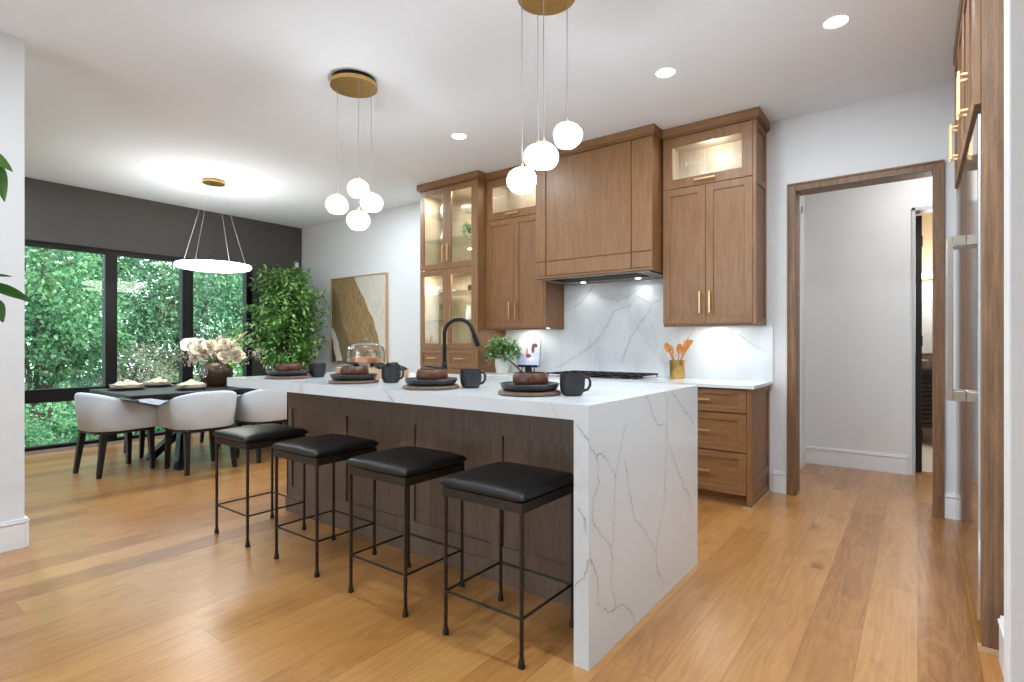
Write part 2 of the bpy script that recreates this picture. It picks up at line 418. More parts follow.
# ================================================================== ROOM SHELL
T = .16
struct('floor', MB().box(XW-.1, -4.5, -.12, 3.0, 6.5, 0), M['floor'])
struct('ceiling', MB().box(XW-.1, -4.5, H, 3.0, 6.5, H+.2), M['ceil'])
DX0, DX1, DZ = -.787, .085, 2.452     # doorway opening (clear)
wb = MB(); wb.box(XW-.1, YW, 0, DX0-.02, YW+T, H); wb.box(DX1+.02, YW, 0, 3.0, YW+T, H); wb.box(DX0-.02, YW, DZ+.02, DX1+.02, YW+T, H)
struct('wall_back', wb, M['wall'])
# window wall: dark paint, big black framed glazing
WY0, WY1, WZ0, WZ1 = .62, 4.055, .02, 2.352
wl = MB(); wl.box(XW-T, -2.2, 0, XW, WY0, H); wl.box(XW-T, WY1, 0, XW, YW, H); wl.box(XW-T, WY0, WZ1, XW, WY1, H); wl.box(XW-T, WY0, -.1, XW, WY1, WZ0)
struct('wall_left', wl, M['darkwall'])
struct('wall_front', MB().box(XW-.1, -2.36, 0, -4.46, -2.2, H), M['wall'])
wr = MB(); wr.box(-4.46, -4.66, 0, 3.0, -4.5, .15); wr.box(-4.46, -4.66, 2.8, 3.0, -4.5, H); wr.box(-4.46, -4.66, .15, -4.2, -4.5, 2.8); wr.box(-1.9, -4.66, .15, 3.0, -4.5, 2.8)  # unseen wall; its opening is invented, sized to let fill light in
struct('wall_rear', wr, M['wall'])
struct('wall_far_right', MB().box(3.0, -4.66, 0, 3.15, 1.6, H), M['wall'])
struct('wall_divider', MB().box(-4.46, -4.5, 0, -4.30, .835, H), M['wall'])
struct('wall_right', MB().box(XR, 1.69, 0, XR+.8, 2.835, H), M['wall'])
struct('wall_near_end', MB().box(.159, 1.60, 0, 3.0, 1.688, H), M['white_trim'], bev=.004)
struct('wall_kitchen_side', MB().box(1.07, 1.69, 0, 1.2, YW, H), M['wall'])
# hall beyond the doorway
hw = MB(); hw.box(-1.1, 6.25, 0, -.045, 6.40, H); hw.box(.72, 6.25, 0, 1.8, 6.40, H); hw.box(-.045, 6.25, 2.47, .72, 6.40, H)
struct('wall_hall_back', hw, M['wall'])
hl = MB(); hl.box(-1.08, YW+T, 0, -.93, 5.10, H); hl.box(-1.08, 5.90, 0, -.93, 6.25, H); hl.box(-1.08, 5.10, 2.50, -.93, 5.90, H)
struct('wall_hall_left', hl, M['wall'])
struct('wall_hall_right', MB().box(1.65, YW+T, 0, 1.8, 6.25, H), M['wall'])
# powder room beyond the hall door
struct('floor_bathroom', MB().box(-1.0, 6.501, -.12, 1.8, 9.0, 0), M['tile'])
struct('wall_bathroom_back', MB().box(-1.0, 8.5, 0, 1.8, 8.65, H), M['tan'])
bw = MB(); bw.box(-1.15, 6.40, 0, -1.0, 8.65, H); bw.box(1.8, 6.40, 0, 1.95, 8.65, H)
struct('wall_bathroom_side', bw, M['tan'])
struct('ceiling_bathroom', MB().box(-1.15, 6.501, H, 1.95, 8.65, H+.2), M['ceil'])

def baseboard(name, x0, y0, x1, y1, nx, ny):
    """board on a wall running from (x0,y0) to (x1,y1); (nx,ny) points into the room"""
    m = MB()
    for d, z0, z1 in ((.017, 0, .145), (.012, .145, .150), (.021, .150, .163), (.014, .163, .176)):
        ax, bx = sorted((x0, x1)); ay, by = sorted((y0, y1))
        if nx: m.box(x0, ay, z0, x0+nx*d, by, z1)
        else: m.box(ax, y0, z0, bx, y0+ny*d, z1)
    return struct(name, m, M['white_trim'], bev=.003)
baseboard('baseboard_back', -.955, YW-.001, DX0-.068, YW-.001, 0, -1)
baseboard('baseboard_corner', DX1+.062, YW-.001, .215, YW-.001, 0, -1)
baseboard('baseboard_dining', XW+.05, YW-.001, -4.60, YW-.001, 0, -1)
baseboard('baseboard_divider', -4.299, -4.4, -4.299, .836, 1, 0)
baseboard('baseboard_divider_end', -4.30+.018, .836, -4.46, .836, 0, 1)
baseboard('baseboard_right', XR-.001, 1.70, XR-.001, 2.80, -1, 0)
baseboard('baseboard_hall', -.93, 6.249, -.075, 6.249, 0, -1)
baseboard('baseboard_hall_left', -.929, 5.98, -.929, 6.24, 1, 0)
baseboard('baseboard_wall_end', -4.30, -5, -4.30, -4.99, 1, 0) if False else None

# kitchen doorway: oak casing and jamb lining
c = MB()
cw = .062
for sgn, xi in ((-1, DX0), (1, DX1)):
    c.box(xi, YW-.018, 0, xi+sgn*cw, YW-.001, DZ+cw)
    c.box(xi+sgn*(cw-.014), YW-.028, 0, xi+sgn*cw, YW-.018, DZ+cw)
    c.box(xi, YW-.012, 0, xi+sgn*.019, YW+T+.01, DZ)
c.box(DX0, YW-.018, DZ, DX1, YW-.001, DZ+cw); c.box(DX0-cw+.014, YW-.028, DZ+cw-.014, DX1+cw-.014, YW-.018, DZ+cw)
c.box(DX0, YW-.012, DZ, DX1, YW+T+.01, DZ+.019)
struct('trim_1', c, M['trim_oak'], bev=.002)
# hall side door casing (white) and door
c = MB()
c.box(-.929, 5.02, 0, -.91, 5.10, 2.58); c.box(-.929, 5.90, 0, -.91, 5.975, 2.58); c.box(-.929, 5.02, 2.50, -.91, 5.975, 2.58)
struct('trim_2', c, M['white_trim'], bev=.003)
d = struct('door_1', MB().box(-1.05, 5.105, .01, -1.01, 5.895, 2.495), M['white_trim'])
# hall door frame (thin grey) + dark door leaf opened into the far room
c = MB(); c.box(-.045, 6.235, 0, -.02, 6.42, 2.485); c.box(.695, 6.235, 0, .72, 6.42, 2.485); c.box(-.045, 6.235, 2.455, .72, 6.42, 2.485)
struct('trim_3', c, plain('grey_door_frame', (.50, .52, .54), .4), bev=.002)
d2 = struct('door_2', MB().box(-.018, 6.43, .01, .030, 7.12, 2.44), M['blackwood'])
hgs = MB()
for z in (.35, 1.25, 2.2): hgs.box(.030, 6.44, z-.05, .036, 6.50, z+.05)
hgs.build('hinges', M['blackm'], d2)
hm = MB(); hm.tube([(.030, 7.04, 1.05), (.075, 7.04, 1.05), (.075, 6.93, 1.05)], .009, 8); hm.build('door_handle', M['nickel'], d2)

# powder room pieces seen through the gap
v = thing('bathroom_vanity', 'dark louvred floating vanity seen through the hall doorway', 'vanity', (.35, 8.2, .22))
m = MB().box(-.45, -.10, 0, .60, .29, .62)
m.build('body', M['darkvanity'], v)
m = MB()
for i in range(11): m.hexa([(-.44, -.125, .02+i*.053), (.59, -.125, .02+i*.053), (.59, -.102, .035+i*.053), (-.44, -.102, .035+i*.053)],
                            [(-.44, -.125, .05+i*.053), (.59, -.125, .05+i*.053), (.59, -.102, .058+i*.053), (-.44, -.102, .058+i*.053)])
m.build('louvre_front', M['darkvanity'], v)
MB().box(-.47, -.14, .622, .62, .29, .70).build('countertop', M['void'], v, bev=.004)
MB().box(-.47, .265, .701, .62, .295, .84).build('splashback', M['stonebrown'], v)
m = MB().tube([(-.20, .20, .702), (-.20, .20, .82), (-.20, .15, .86), (-.20, .08, .84)], .012, 8); m.build('tap', M['nickel'], v, smooth=True)
mr = MB().box(-.12, 8.46, 1.10, .95, 8.498, 1.95).build('wall_mirror', plain('white_mirror_cabinet', (.75, .77, .8), .25), bev=.004)
tag(mr, 'pale mirror cabinet above the dark vanity beyond the hall', 'mirror')
sc = thing('bathroom_sconce', 'glowing bar light above the pale mirror in the far room', 'wall lamp', (.30, 8.49, 2.06))
MB().box(-.3, -.03, -.03, .5, .008, .03).build('backplate', M['nickel'], sc)
MB().tube([(-.32, -.075, 0), (.5, -.075, 0)], .038, 12).build('glass_tube', M['globe'], sc, smooth=True)
light('bathroom_sconce_light', 'POINT', (.25, 8.1, 2.1), 22, .12)
light('hall_ceiling_light', 'AREA', (.3, 5.65, H-.02), 12, .5, (1, .98, .95))
light('hall_back_light', 'POINT', (1.2, 7.6, 2.6), 14, .1)
# ================================================================== WINDOWS
fw = M['frame']
MUL = [(WY0, WY0+.09), (1.405, 1.515), (2.258, 2.380), (3.111, 3.248), (3.969, WY1)]
fr = MB()
fr.box(XW-.10, WY0, WZ1-.045, XW+.012, WY1, WZ1); fr.box(XW-.10, WY0, WZ0, XW+.012, WY1, WZ0+.055)
for a, b in MUL: fr.box(XW-.10, a, WZ0+.05, XW+.012, b, WZ1-.04)
fr.box(XW-.10, WY0, .56, XW+.012, WY1, .71)
wf = struct('window_1', fr, fw, bev=.003)
for (a, b) in zip(MUL[:-1], MUL[1:]):
    struct('window_pane', MB().box(XW-.055, a[1]+.001, .711, XW-.047, b[0]-.001, WZ1-.046), M['glass'], wf)
    struct('window_pane', MB().box(XW-.055, a[1]+.001, WZ0+.056, XW-.047, b[0]-.001, .559), M['glass'], wf)
struct('trim_4', MB().box(XW, WY0, WZ1+.001, XW+.02, WY1, WZ1+.018).box(XW+.001, WY1+.002, 0, XW+.014, YW-.02, .09), M['frame'])
struct('trim_5', MB().box(XW+.013, WY0-.3, 0, XW+.03, WY1, .035), plain('grey_track', (.45, .45, .46), .3, .6))
s = MB().box(XW+.002, 4.735, 2.42, XW+.03, 4.79, 2.50).build('wall_sensor', M['white_trim'], bev=.005)
tag(s, 'small white sensor on the dark wall above the ficus', 'sensor')

# ================================================================== OUTSIDE
rnd = random.Random(5)
struct('ground_outside', MB().box(-60, -30, -2.2, XW-1.2, 50, -2.0), M['grass'])
def crown_mesh(rx, rz, nleaf, size, seed, clumps=34):
    r = random.Random(seed); m = MB()
    nleaf = int(nleaf*2.7); size = size*.53
    cs = []
    for i in range(clumps):
        while True:
            p = Vector((r.uniform(-1, 1), r.uniform(-1, 1), r.uniform(-1, 1)))
            if .25 < p.length < 1: break
        cs.append((Vector((p.x*rx*.8, p.y*rx*.8, p.z*rz*.85)), r.uniform(.22, .42)*rx))
    for i in range(nleaf):
        c, rad = cs[r.randrange(clumps)]
        d = Vector((r.gauss(0, 1), r.gauss(0, 1), r.gauss(0, 1))).normalized()
        p = c+d*rad*r.uniform(.6, 1.05)
        q = (d+Vector((r.gauss(0, .7), r.gauss(0, .7), r.gauss(-.3, .5)))).normalized()
        s_ = size*r.uniform(.6, 1.4)
        m.leaf(p, q, (r.gauss(0, 1), r.gauss(0, 1), 1), s_, s_*.62, r.uniform(-.2, .3), 2)
    return m, cs
def tree(name, label, loc, rx, rz, hc, nleaf, size, lm, seed, group='trees beyond the window'):
    t = thing(name, label, 'tree', loc, 0, group)
    m, cs = crown_mesh(rx, rz, nleaf, size, seed)
    m.xf(Matrix.Translation((0, 0, hc))); m.build('foliage', lm, t)
    tr = MB(); r = random.Random(seed)
    tr.tube([(0, 0, 0), (.05, .03, hc*.5), (-.03, .02, hc)], [.14, .10, .05], 8)
    for c, rad in cs[:9]:
        e = c+Vector((0, 0, hc)); b = Vector((.04*r.uniform(-1, 1), 0, hc*r.uniform(.35, .9)))
        if e.z < b.z: b.z = max(.3, e.z-.4)
        mid = (b+e)/2+Vector((r.uniform(-.2, .2), r.uniform(-.2, .2), .15))
        tr.tube([b, mid, e], [.055, .035, .012], 6)
    tr.build('trunk', M['bark'], t, smooth=True)
    return t
G0 = -2.0
specs = [ # x, y, rx, rz, hc, leaves, size, mat, what
 (-12.5, 2.6, 1.5, 2.3, 4.2, 6500, .15, 'leaf_tree1', 'green leafy tree outside the leftmost big window pane'),
 (-13.5, 5.3, 1.7, 2.5, 4.6, 7000, .15, 'leaf_tree2', 'blue-green tree outside behind the middle window pane'),
 (-14.0, 8.0, 1.9, 2.6, 4.6, 7000, .16, 'leaf_tree2', 'blue-green tree outside seen in the pane beside the ficus'),
 (-17.5, 3.8, 2.4, 3.0, 6.0, 7000, .2, 'leaf_tree1', 'tall green tree far outside left, above the long table'),
 (-18.0, 8.5, 2.6, 3.0, 6.0, 7000, .2, 'leaf_tree3', 'tall yellow-green tree far outside behind the ring pendant'),
 (-18.5, 13.2, 2.8, 3.2, 5.6, 7000, .2, 'leaf_tree1', 'tall green tree far outside behind the flower vase'),
 (-11.6, 4.0, .9, 1.0, 2.2, 4500, .11, 'leaf_grey', 'grey-brown speckled shrub tree outside behind the table setting'),
 (-12.8, 6.8, 1.1, 1.2, 2.6, 5000, .12, 'leaf_tree3', 'yellow-green small tree outside behind the flower vase'),
 (-16.0, .4, 2.2, 3.0, 4.4, 6500, .18, 'leaf_tree2', 'blue-green tree outside half hidden by the white divider wall'),
]
for i, (x, y, rx, rz, hc, n, sz, lm, lab) in enumerate(specs):
    tree('garden_tree', lab, (x, y, G0), rx, rz, hc, n, sz, M[lm], 11+i)
bushes = [(-10.3, 2.2, .95, .75, 1.5, 'leaf_tree1', 'low bright green shrub outside below the window rail at far left'),
          (-10.8, 3.9, 1.0, .8, 1.6, 'leaf_tree1', 'low green shrub outside below the rail behind the head chair'),
          (-11.0, 5.7, 1.0, .9, 1.7, 'leaf_tree2', 'low blue-green shrub outside below the rail behind the vase'),
          (-10.2, .7, .9, .8, 1.5, 'leaf_tree3', 'low yellow-green shrub outside beside the divider wall'),
          (-13.8, 1.0, 1.3, 1.2, 2.2, 'leaf_tree1', 'wide green shrub outside behind the lowest shrubs at far left'),
          (-14.3, 4.4, 1.5, 1.2, 2.1, 'leaf_tree2', 'wide blue-green shrub outside between the nearer trees'),
          (-14.8, 9.9, 1.6, 1.3, 2.4, 'leaf_tree1', 'wide green shrub outside by the last window pane')]
for i, (x, y, rx, rz, hc, lm, lab) in enumerate(bushes):
    t = thing('garden_shrub', lab, 'shrub', (x, y, G0), 0, 'shrubs beyond the window')
    m, cs = crown_mesh(rx, rz, 4200, .11, 40+i, 20); m.xf(Matrix.Translation((0, 0, hc))); m.build('foliage', M[lm], t)
    tr = MB()
    for k in range(6):
        e = cs[k][0]+Vector((0, 0, hc)); tr.tube([(0, 0, 0), tuple(e*.5+Vector((0, 0, .1))), tuple(e)], [.03, .02, .008], 6)
    tr.build('stems', M['bark'], t)
r = random.Random(77)
m, cs = crown_mesh(1, 1, 10, .1, 3)
m = MB()
for i in range(26000):
    y = r.uniform(-6, 26); x = -22+r.gauss(0, .9)+.05*y; z = r.uniform(-2, 7.2)+r.gauss(0, .5)
    if z > 1.0 and mnoise.noise(Vector((y*.45, z*.5, 3))) > -.03: continue
    s_ = r.uniform(.16, .32)
    m.leaf((x, y, z), (r.gauss(0, 1), r.gauss(0, 1), r.gauss(0, 1)), (1, 0, .2), s_, s_*.6, .1, 2)
tag(m.build('forest_edge_foliage', M['leaf_tree1']), 'mass of green leaves of the wood filling the far background', 'foliage', kind='stuff')

# ================================================================== ISLAND
IX0, IX1, IY0, IY1, IZ = -3.787, -.983, 1.785, 3.03, .992
BX0, BX1, BY0, BY1 = -3.71, -1.049, 2.179, 3.0
isl = thing('kitchen_island', 'long brown panelled kitchen island cabinet behind the stools', 'kitchen island', ((BX0+BX1)/2, (BY0+BY1)/2, 0))
org = isl.location.copy()
m = MB().box(BX0+.02, BY0+.02, .10, BX1, BY1, .93); m.build('carcass', M['oakd'], isl, origin=org)
m = MB()   # front framework with recessed panels
st = [BX0, -3.648, -3.070, -3.002, -2.424, -2.355, -1.772, -1.702, -1.118, BX1]
xs = [(BX0, -3.648), (-3.075, -3.002), (-2.428, -2.355), (-1.775, -1.702), (-1.122, BX1)]
for a, b in xs: m.box(a, BY0, .185, b, BY0+.02, .752)
m.box(BX0, BY0, .752, BX1, BY0+.02, .931); m.box(BX0, BY0, .0, BX1, BY0+.02, .185)
m.box(BX0, BY0-.012, 0, BX1, BY0, .10)
m.build('front_frame', M['oakd'], isl, bev=.0015, origin=org)
m = MB().box(-3.66, BY0+.0135, .17, -1.11, BY0+.0199, .765); m.build('recessed_panels', M['oakd'], isl, origin=org)
m = MB()
for a, b, z0, z1 in ((BY0, BY0+.08, .0, .931), (BY1-.08, BY1, 0, .931), (BY0+.08, BY1-.08, .0, .185), (BY0+.08, BY1-.08, .85, .931)): m.box(BX0, a, z0, BX0+.02, b, z1)
m.box(BX0+.012, BY0+.07, .17, BX0+.0199, BY1-.07, .86)
m.build('end_panel', M['oakd'], isl, bev=.0015, origin=org)
m = MB()
n = 5; dwx = (BX1-BX0-.02)/n
dr = []
for i in range(n):
    x0 = BX0+.01+i*dwx+.002; x1 = x0+dwx-.004
    m.box(x0, BY1, .12, x1, BY1+.018, .92)
m.build('rear_doors', M['oakd'], isl, bev=.0015, origin=org)
wt = thing('island_worktop', 'white veined quartz island top with a waterfall end to the floor', 'worktop', ((IX0+IX1)/2, (IY0+IY1)/2, 0))
org = wt.location.copy()
MB().box(IX0, IY0, .933, IX1-.065, IY1, IZ).build('slab', M['marble'], wt, origin=org)
MB().box(IX1-.065, IY0, 0, IX1-.001, IY1, IZ).build('waterfall_panel', M['marble'], wt, origin=org)
MB().box(IX1-.001, IY0+.0005, 0.0005, IX1, IY1-.0005, IZ-.0005).build('waterfall_face', M['marble_side'], wt, origin=org)

# ---------------- stools
def cushion(w, d, z0, edge, dome, n=26):
    m = MB(); vs = []; fs = []
    for side in (0, 1):
        for i in range(n+1):
            for j in range(n+1):
                u = math.sin(PI*(i/n-.5)); v_ = math.sin(PI*(j/n-.5))
                k = max(0, (1-abs(u)**14)*(1-abs(v_)**14))
                if side == 0: z = z0+edge/2+edge/2*k**.4+dome*(1-u*u)**.8*(1-v_*v_)**.8
                else: z = z0+edge/2-edge/2*k**.3
                sx = 1-.02*(1-k)
                vs.append((u*w/2*sx, v_*d/2*sx, z))
    N = (n+1)*(n+1)
    for i in range(n):
        for j in range(n):
            a = i*(n+1)+j; fs.append((a, a+n+1, a+n+2, a+1)); b = a+N; fs.append((b, b+1, b+n+2, b+n+1))
    rim = [(0, j) for j in range(n)]+[(i, n) for i in range(n)]+[(n, j) for j in range(n, 0, -1)]+[(i, 0) for i in range(n, 0, -1)]
    rim = [i*(n+1)+j for i, j in rim]
    for q in range(len(rim)):
        a, b = rim[q], rim[(q+1) % len(rim)]; fs.append((a, b, b+N, a+N))
    m.add(vs, fs); return m
SW, SDp = .405, .385
stool = thing('bar_stool', 'black leather stool nearest the dining table, leftmost of the four', 'bar stool', (-3.425, 1.83, 0), 0, 'stools along the kitchen island')
cushion(SW+.035, SDp+.035, .622, .042, .020).build('cushion', M['leather'], stool, smooth=True, angle=60)
fm = MB(); hw_, hd = SW/2+.005, SDp/2+.005
fm.box(-hw_, -hd, .583, hw_, -hd+.012, .622).box(-hw_, hd-.012, .583, hw_, hd, .622).box(-hw_, -hd+.012, .583, -hw_+.012, hd-.012, .622).box(hw_-.012, -hd+.012, .583, hw_, hd-.012, .622)
fm.box(-hw_+.012, -hd+.012, .612, hw_-.012, hd-.012, .622)
fm.build('seat_frame', M['iron'], stool, bev=.002)
for sx in (-1, 1):
    for sy in (-1, 1):
        x, y = sx*(hw_-.010), sy*(hd-.010)
        lg = MB().tube([(x, y, .03), (x, y, .583)], .0085, 10).build('leg', M['iron'], stool, smooth=True)
        MB().lathe([(.013, 0), (.0145, .008), (.012, .022), (.0085, .040)], (x, y, 0), 12).build('foot', M['iron'], lg, smooth=True)
x, y = hw_-.010, hd-.010
for a, b in (((-x, -y), (x, -y)), ((-x, y), (x, y)), ((-x, -y), (-x, y)), ((x, -y), (x, y))):
    MB().tube([(*a, .183), (*b, .183)], .0055, 8).build('stretcher', M['iron'], stool, smooth=True)
for x, lab in ((-2.72, 'black leather stool second from the dining table end'), (-2.037, 'black leather stool second from the waterfall end of the island'),
               (-1.393, 'black leather stool nearest the camera, beside the white waterfall end')):
    dup(stool, (x, 1.838, 0), 0, lab)

# ---------------- place settings on the island
def plate_prof(r, h=.016, t=.005):
    return [(r*.80, 0), (r*.88, .002), (r*.96, h*.45), (r, h), (r-.003, h+t*.5), (r*.93, h*.55+t), (r*.80, t), (.0001, t)]
bd = thing('serving_board', 'round wooden board, leftmost on the island', 'board', (0, 0, 0), 0, 'round boards on the island')
MB().lathe([(.137, 0), (.143, .004), (.143, .014), (.138, .018), (.0001, .018)], n=40).build('board', M['board'], bd, smooth=True)
MB().tube([(.141*math.cos(i*PI/24), .141*math.sin(i*PI/24), .009) for i in range(48)]+[(.141, 0, .009)], .0055, 6).build('edge', M['board'], bd, smooth=True)
pl = MB().lathe(plate_prof(.136, .030, .007), n=40).build('dinner_plate', M['ceramic_black'], smooth=True)
tag(pl, 'black plate on the leftmost round board', 'plate', 'black plates on the island')
def bowl_mb(r=.083, h=.074, dz=0):
    outer = [(r*.45, 0), (r*.72, .006), (r*.92, h*.25), (r, h*.52), (r*.97, h*.78), (r*.87, h)]
    inner = [(r*.82, h), (r*.92, h*.65), (r*.85, h*.35), (r*.55, .012), (.0001, .009)]
    return MB().lathe(outer+inner, n=32, wob=lambda a, z: 1+.012*math.sin(3*a+z*30))
bwl = bowl_mb().build('wooden_bowl', M['walnut'], smooth=True)
tag(bwl, 'reddish wooden bowl on the leftmost black plate', 'bowl', 'wooden bowls on the island')
def mug_root(loc, rz, lab):
    t = thing('mug', lab, 'mug', loc, rz, 'charcoal mugs on the island'); t.scale = (1.1, 1.1, 1.06)
    MB().lathe([(.030, 0), (.040, .004), (.049, .022), (.052, .050), (.051, .086), (.052, .090), (.0495, .090), (.048, .05), (.043, .018), (.0001, .010)], n=32).build('cup', M['ceramic_grey'], t, smooth=True)
    MB().tube([(.049, 0, .076), (.064, 0, .077), (.073, 0, .062), (.072, 0, .042), (.062, 0, .026), (.046, 0, .022)], [.0065, .006, .006, .006, .006, .0065], 8).build('handle', M['ceramic_grey'], t, smooth=True)
    return t
SETX = [(-3.385, 2.00), (-2.68, 2.00), (-2.022, 1.99), (-1.425, 2.03)]
names = ['leftmost', 'second from the left', 'third from the left', 'rightmost']
for i, (x, y) in enumerate(SETX):
    w = names[i]
    if i == 0:
        b_, p_, w_ = bd, pl, bwl
    else:
        b_ = dup(bd, (0, 0, 0)); p_ = dup(pl, (0, 0, 0)); w_ = dup(bwl, (0, 0, 0))
    b_.location = (x, y, IZ); p_.location = (x, y, IZ+.0185); w_.location = (x+.006, y, IZ+.0255)
    w_.rotation_euler = (0, 0, i*1.3)
    b_['label'] = 'round wooden board under a black plate, %s of the four' % w
    p_['label'] = 'black plate under a wooden bowl, %s of the four' % w
    w_['label'] = 'reddish-brown wooden bowl, %s of the four on the island' % w
MUG = [(-3.325, 2.18, 1.9), (-2.51, 2.14, .35), (-1.880, 2.14, .35), (-1.240, 2.10, .35)]
mg = None
for i, (x, y, a) in enumerate(MUG):
    lab = 'charcoal mug %s on the island' % ['beside the leftmost wooden bowl', 'between the second and third wooden bowls', 'between the third and fourth wooden bowls', 'nearest the waterfall corner']
    lab = ['dark grey mug just right of the leftmost wooden bowl', 'dark grey mug between the second and third wooden bowls', 'dark grey mug with clear handle beside the black tap', 'black mug nearest the waterfall corner of the island'][i]
    mg = mug_root((x, y, IZ), a, lab) if mg is None else dup(mg, (x, y, IZ), a, lab)
# spoons
def spoon(name, p0, p1, mt, lab, r=.006):
    P0, P1 = Vector(p0), Vector(p1); d = (P1-P0)
    m = MB().tube([P0, P0+d*.5+Vector((0, 0, .004)), P1], [r, r*.7, r*.8], 8)
    q = P0; dn = d.normalized()
    m.tube([q-dn*.05, q-dn*.035, q-dn*.015, q], [.004, .014, .015, .006], 8)
    return tag(m.build(name, mt, smooth=True), lab, 'spoon')
spoon('spoon', (-1.44, 2.01, 1.085), (-1.565, 2.02, 1.165), M['blackm'], 'black spoon handle rising out of the rightmost wooden bowl')
spoon('spoon', (-2.685, 2.00, 1.104), (-2.825, 1.99, 1.114), M['blackm'], 'black spoon lying across the second wooden bowl', .008)

# wooden box with cake stand and black cloth
bx = thing('wooden_crate', 'pale wooden box tray on the island under the glass cake dome', 'crate', (-3.08, 2.45, IZ))
m = MB().box(-.25, -.12, 0, .25, .12, .010)
m.box(-.25, -.12, .01, .25, -.108, .062).box(-.25, .108, .01, .25, .12, .062).box(-.25, -.108, .01, -.238, .108, .062).box(.238, -.108, .01, .25, .108, .062)
m.build('box', M['crate'], bx, bev=.002); MB().box(-.237, -.107, .0505, .237, .107, .0615).build('lid', M['crate'], bx)
cs_ = thing('cake_stand', 'glass domed cake stand with an orange cake inside', 'cake stand', (-3.155, 2.46, IZ+.0625))
MB().lathe([(.070, 0), (.070, .006), (.02, .014), (.018, .022), (.135, .027), (.138, .034), (.0001, .034)], n=36).build('plate', M['clear'], cs_, smooth=True)
cake = MB().lathe([(.105, .0345), (.110, .040), (.110, .066), (.104, .074), (.0001, .076)], n=36, wob=lambda a, z: 1+.02*math.sin(9*a))
cake.build('cake', M['cake'], cs_, smooth=True)
MB().lathe([(.127, .0345), (.130, .040), (.130, .115), (.122, .142), (.095, .162), (.055, .170), (.0001, .173)], n=36).build('dome', M['clear'], cs_, smooth=True, solid=.004)
MB().lathe([(.010, .1735), (.012, .180), (.020, .190), (.020, .202), (.012, .208), (.0001, .209)], n=16).build('knob', M['clear'], cs_, smooth=True)
m = MB(); r = random.Random(9); n = 18; vs = []; fs = []
for i in range(n+1):
    for j in range(9):
        u, v_ = i/n, j/8
        x = -2.97+u*.22; y = 2.345+v_*.14
        z = IZ+.078+.016*math.sin(u*9+v_*3)+.012*math.sin(u*17-v_*7)
        if v_ < .0: z -= .03
        if x > -2.74: z -= (x+2.74)*.10
        vs.append((x, y, z))
for i in range(n):
    for j in range(8): a = i*9+j; fs.append((a, a+9, a+10, a+1))
m.add(vs, fs); tag(m.build('black_napkin', M['cloth_black'], smooth=True, solid=.004), 'crumpled black napkin lying on the wooden box by the cake dome', 'napkin')

# faucet
fx, fy = -2.565, 2.65
fc = thing('kitchen_faucet', 'black gooseneck tap standing on the island', 'tap', (fx, fy, IZ))
MB().lathe([(.028, 0), (.028, .008), (.021, .014), (.020, .10), (.016, .108)], n=20).build('base', M['blackm'], fc, smooth=True)
pts = [(0, 0, .10), (0, 0, .30)]
R_ = .096; dx, dy = .80, .60
for k in range(1, 13):
    a = PI*k/12*.93; q = R_*(1-math.cos(a)); pts.append((q*dx, q*dy, .30+R_*math.sin(a)))
e = Vector(pts[-1]); dn = (e-Vector(pts[-2])).normalized(); pts.append(tuple(e+dn*.03))
MB().tube(pts, .0135, 12).build('gooseneck', M['blackm'], fc, smooth=True)
e2 = Vector(pts[-1]); MB().tube([e2, e2+dn*.05, e2+dn*.085], [.016, .0175, .0175], 12).build('spray_head', M['blackm'], fc, smooth=True)
MB().tube([(0, 0, .065), (-.035, -.02, .068), (-.075, -.05, .075), (-.11, -.075, .078)], [.011, .010, .009, .008], 8).build('lever', M['blackm'], fc, smooth=True)

# ================================================================== KITCHEN BACK WALL CABINETS
def handle_v(x, y, z0, z1, parent, org, depth=.032, nm='handle'):
    m = MB().box(x-.006, y-depth-.008, z0, x+.006, y-depth+.004, z1)
    for z in (z0+.018, z1-.018): m.box(x-.005, y-depth+.004, z-.006, x+.005, y, z+.006)
    return m.build(nm, M['pgold'], parent, bev=.0015, origin=org)
def handle_h(x0, x1, y, z, parent, org, depth=.032, nm='handle'):
    m = MB().box(x0, y-depth-.008, z-.006, x1, y-depth+.004, z+.006)
    for x in (x0+.018, x1-.018): m.box(x-.006, y-depth+.004, z-.005, x+.006, y, z+.005)
    return m.build(nm, M['pgold'], parent, bev=.0015, origin=org)
def shaker(x0, x1, z0, z1, yf, name, parent, org, stile=.06, glass=None, mt=None, rail=None):
    """door front lying in an XZ plane, its face at y=yf"""
    mt = mt or M['oak']; rail = rail or stile; t = .020
    m = MB().box(x0, yf, z0, x0+stile, yf+t, z1).box(x1-stile, yf, z0, x1, yf+t, z1)
    m.box(x0+stile, yf, z0, x1-stile, yf+t, z0+rail).box(x0+stile, yf, z1-rail, x1-stile, yf+t, z1)
    if not glass: m.box(x0+stile-.003, yf+.010, z0+rail-.003, x1-stile+.003, yf+.017, z1-rail+.003)
    o = m.build(name, mt, parent, bev=.0012, seg=1, origin=org)
    if glass: MB().box(x0+stile-.004, yf+.009, z0+rail-.004, x1-stile+.004, yf+.0125, z1-rail+.004).build('glass_pane', glass, o, origin=None)
    return o
def fixpane(o, org):
    for c_ in o.children:
        if c_.name.startswith('glass_pane'):
            me = c_.data; me.transform(Matrix.Translation(-Vector(org)))
def carcass(x0, x1, y0, y1, z0, z1, parent, org, mt, inner=None, name='carcass', t=.018):
    m = MB().box(x0, y0, z0, x0+t, y1, z1).box(x1-t, y0, z0, x1, y1, z1).box(x0+t, y0, z0, x1-t, y1, z0+t).box(x0+t, y0, z1-t, x1-t, y1, z1).box(x0+t, y1-.008, z0+t, x1-t, y1, z1-t)
    return m.build(name, mt, parent, origin=org)
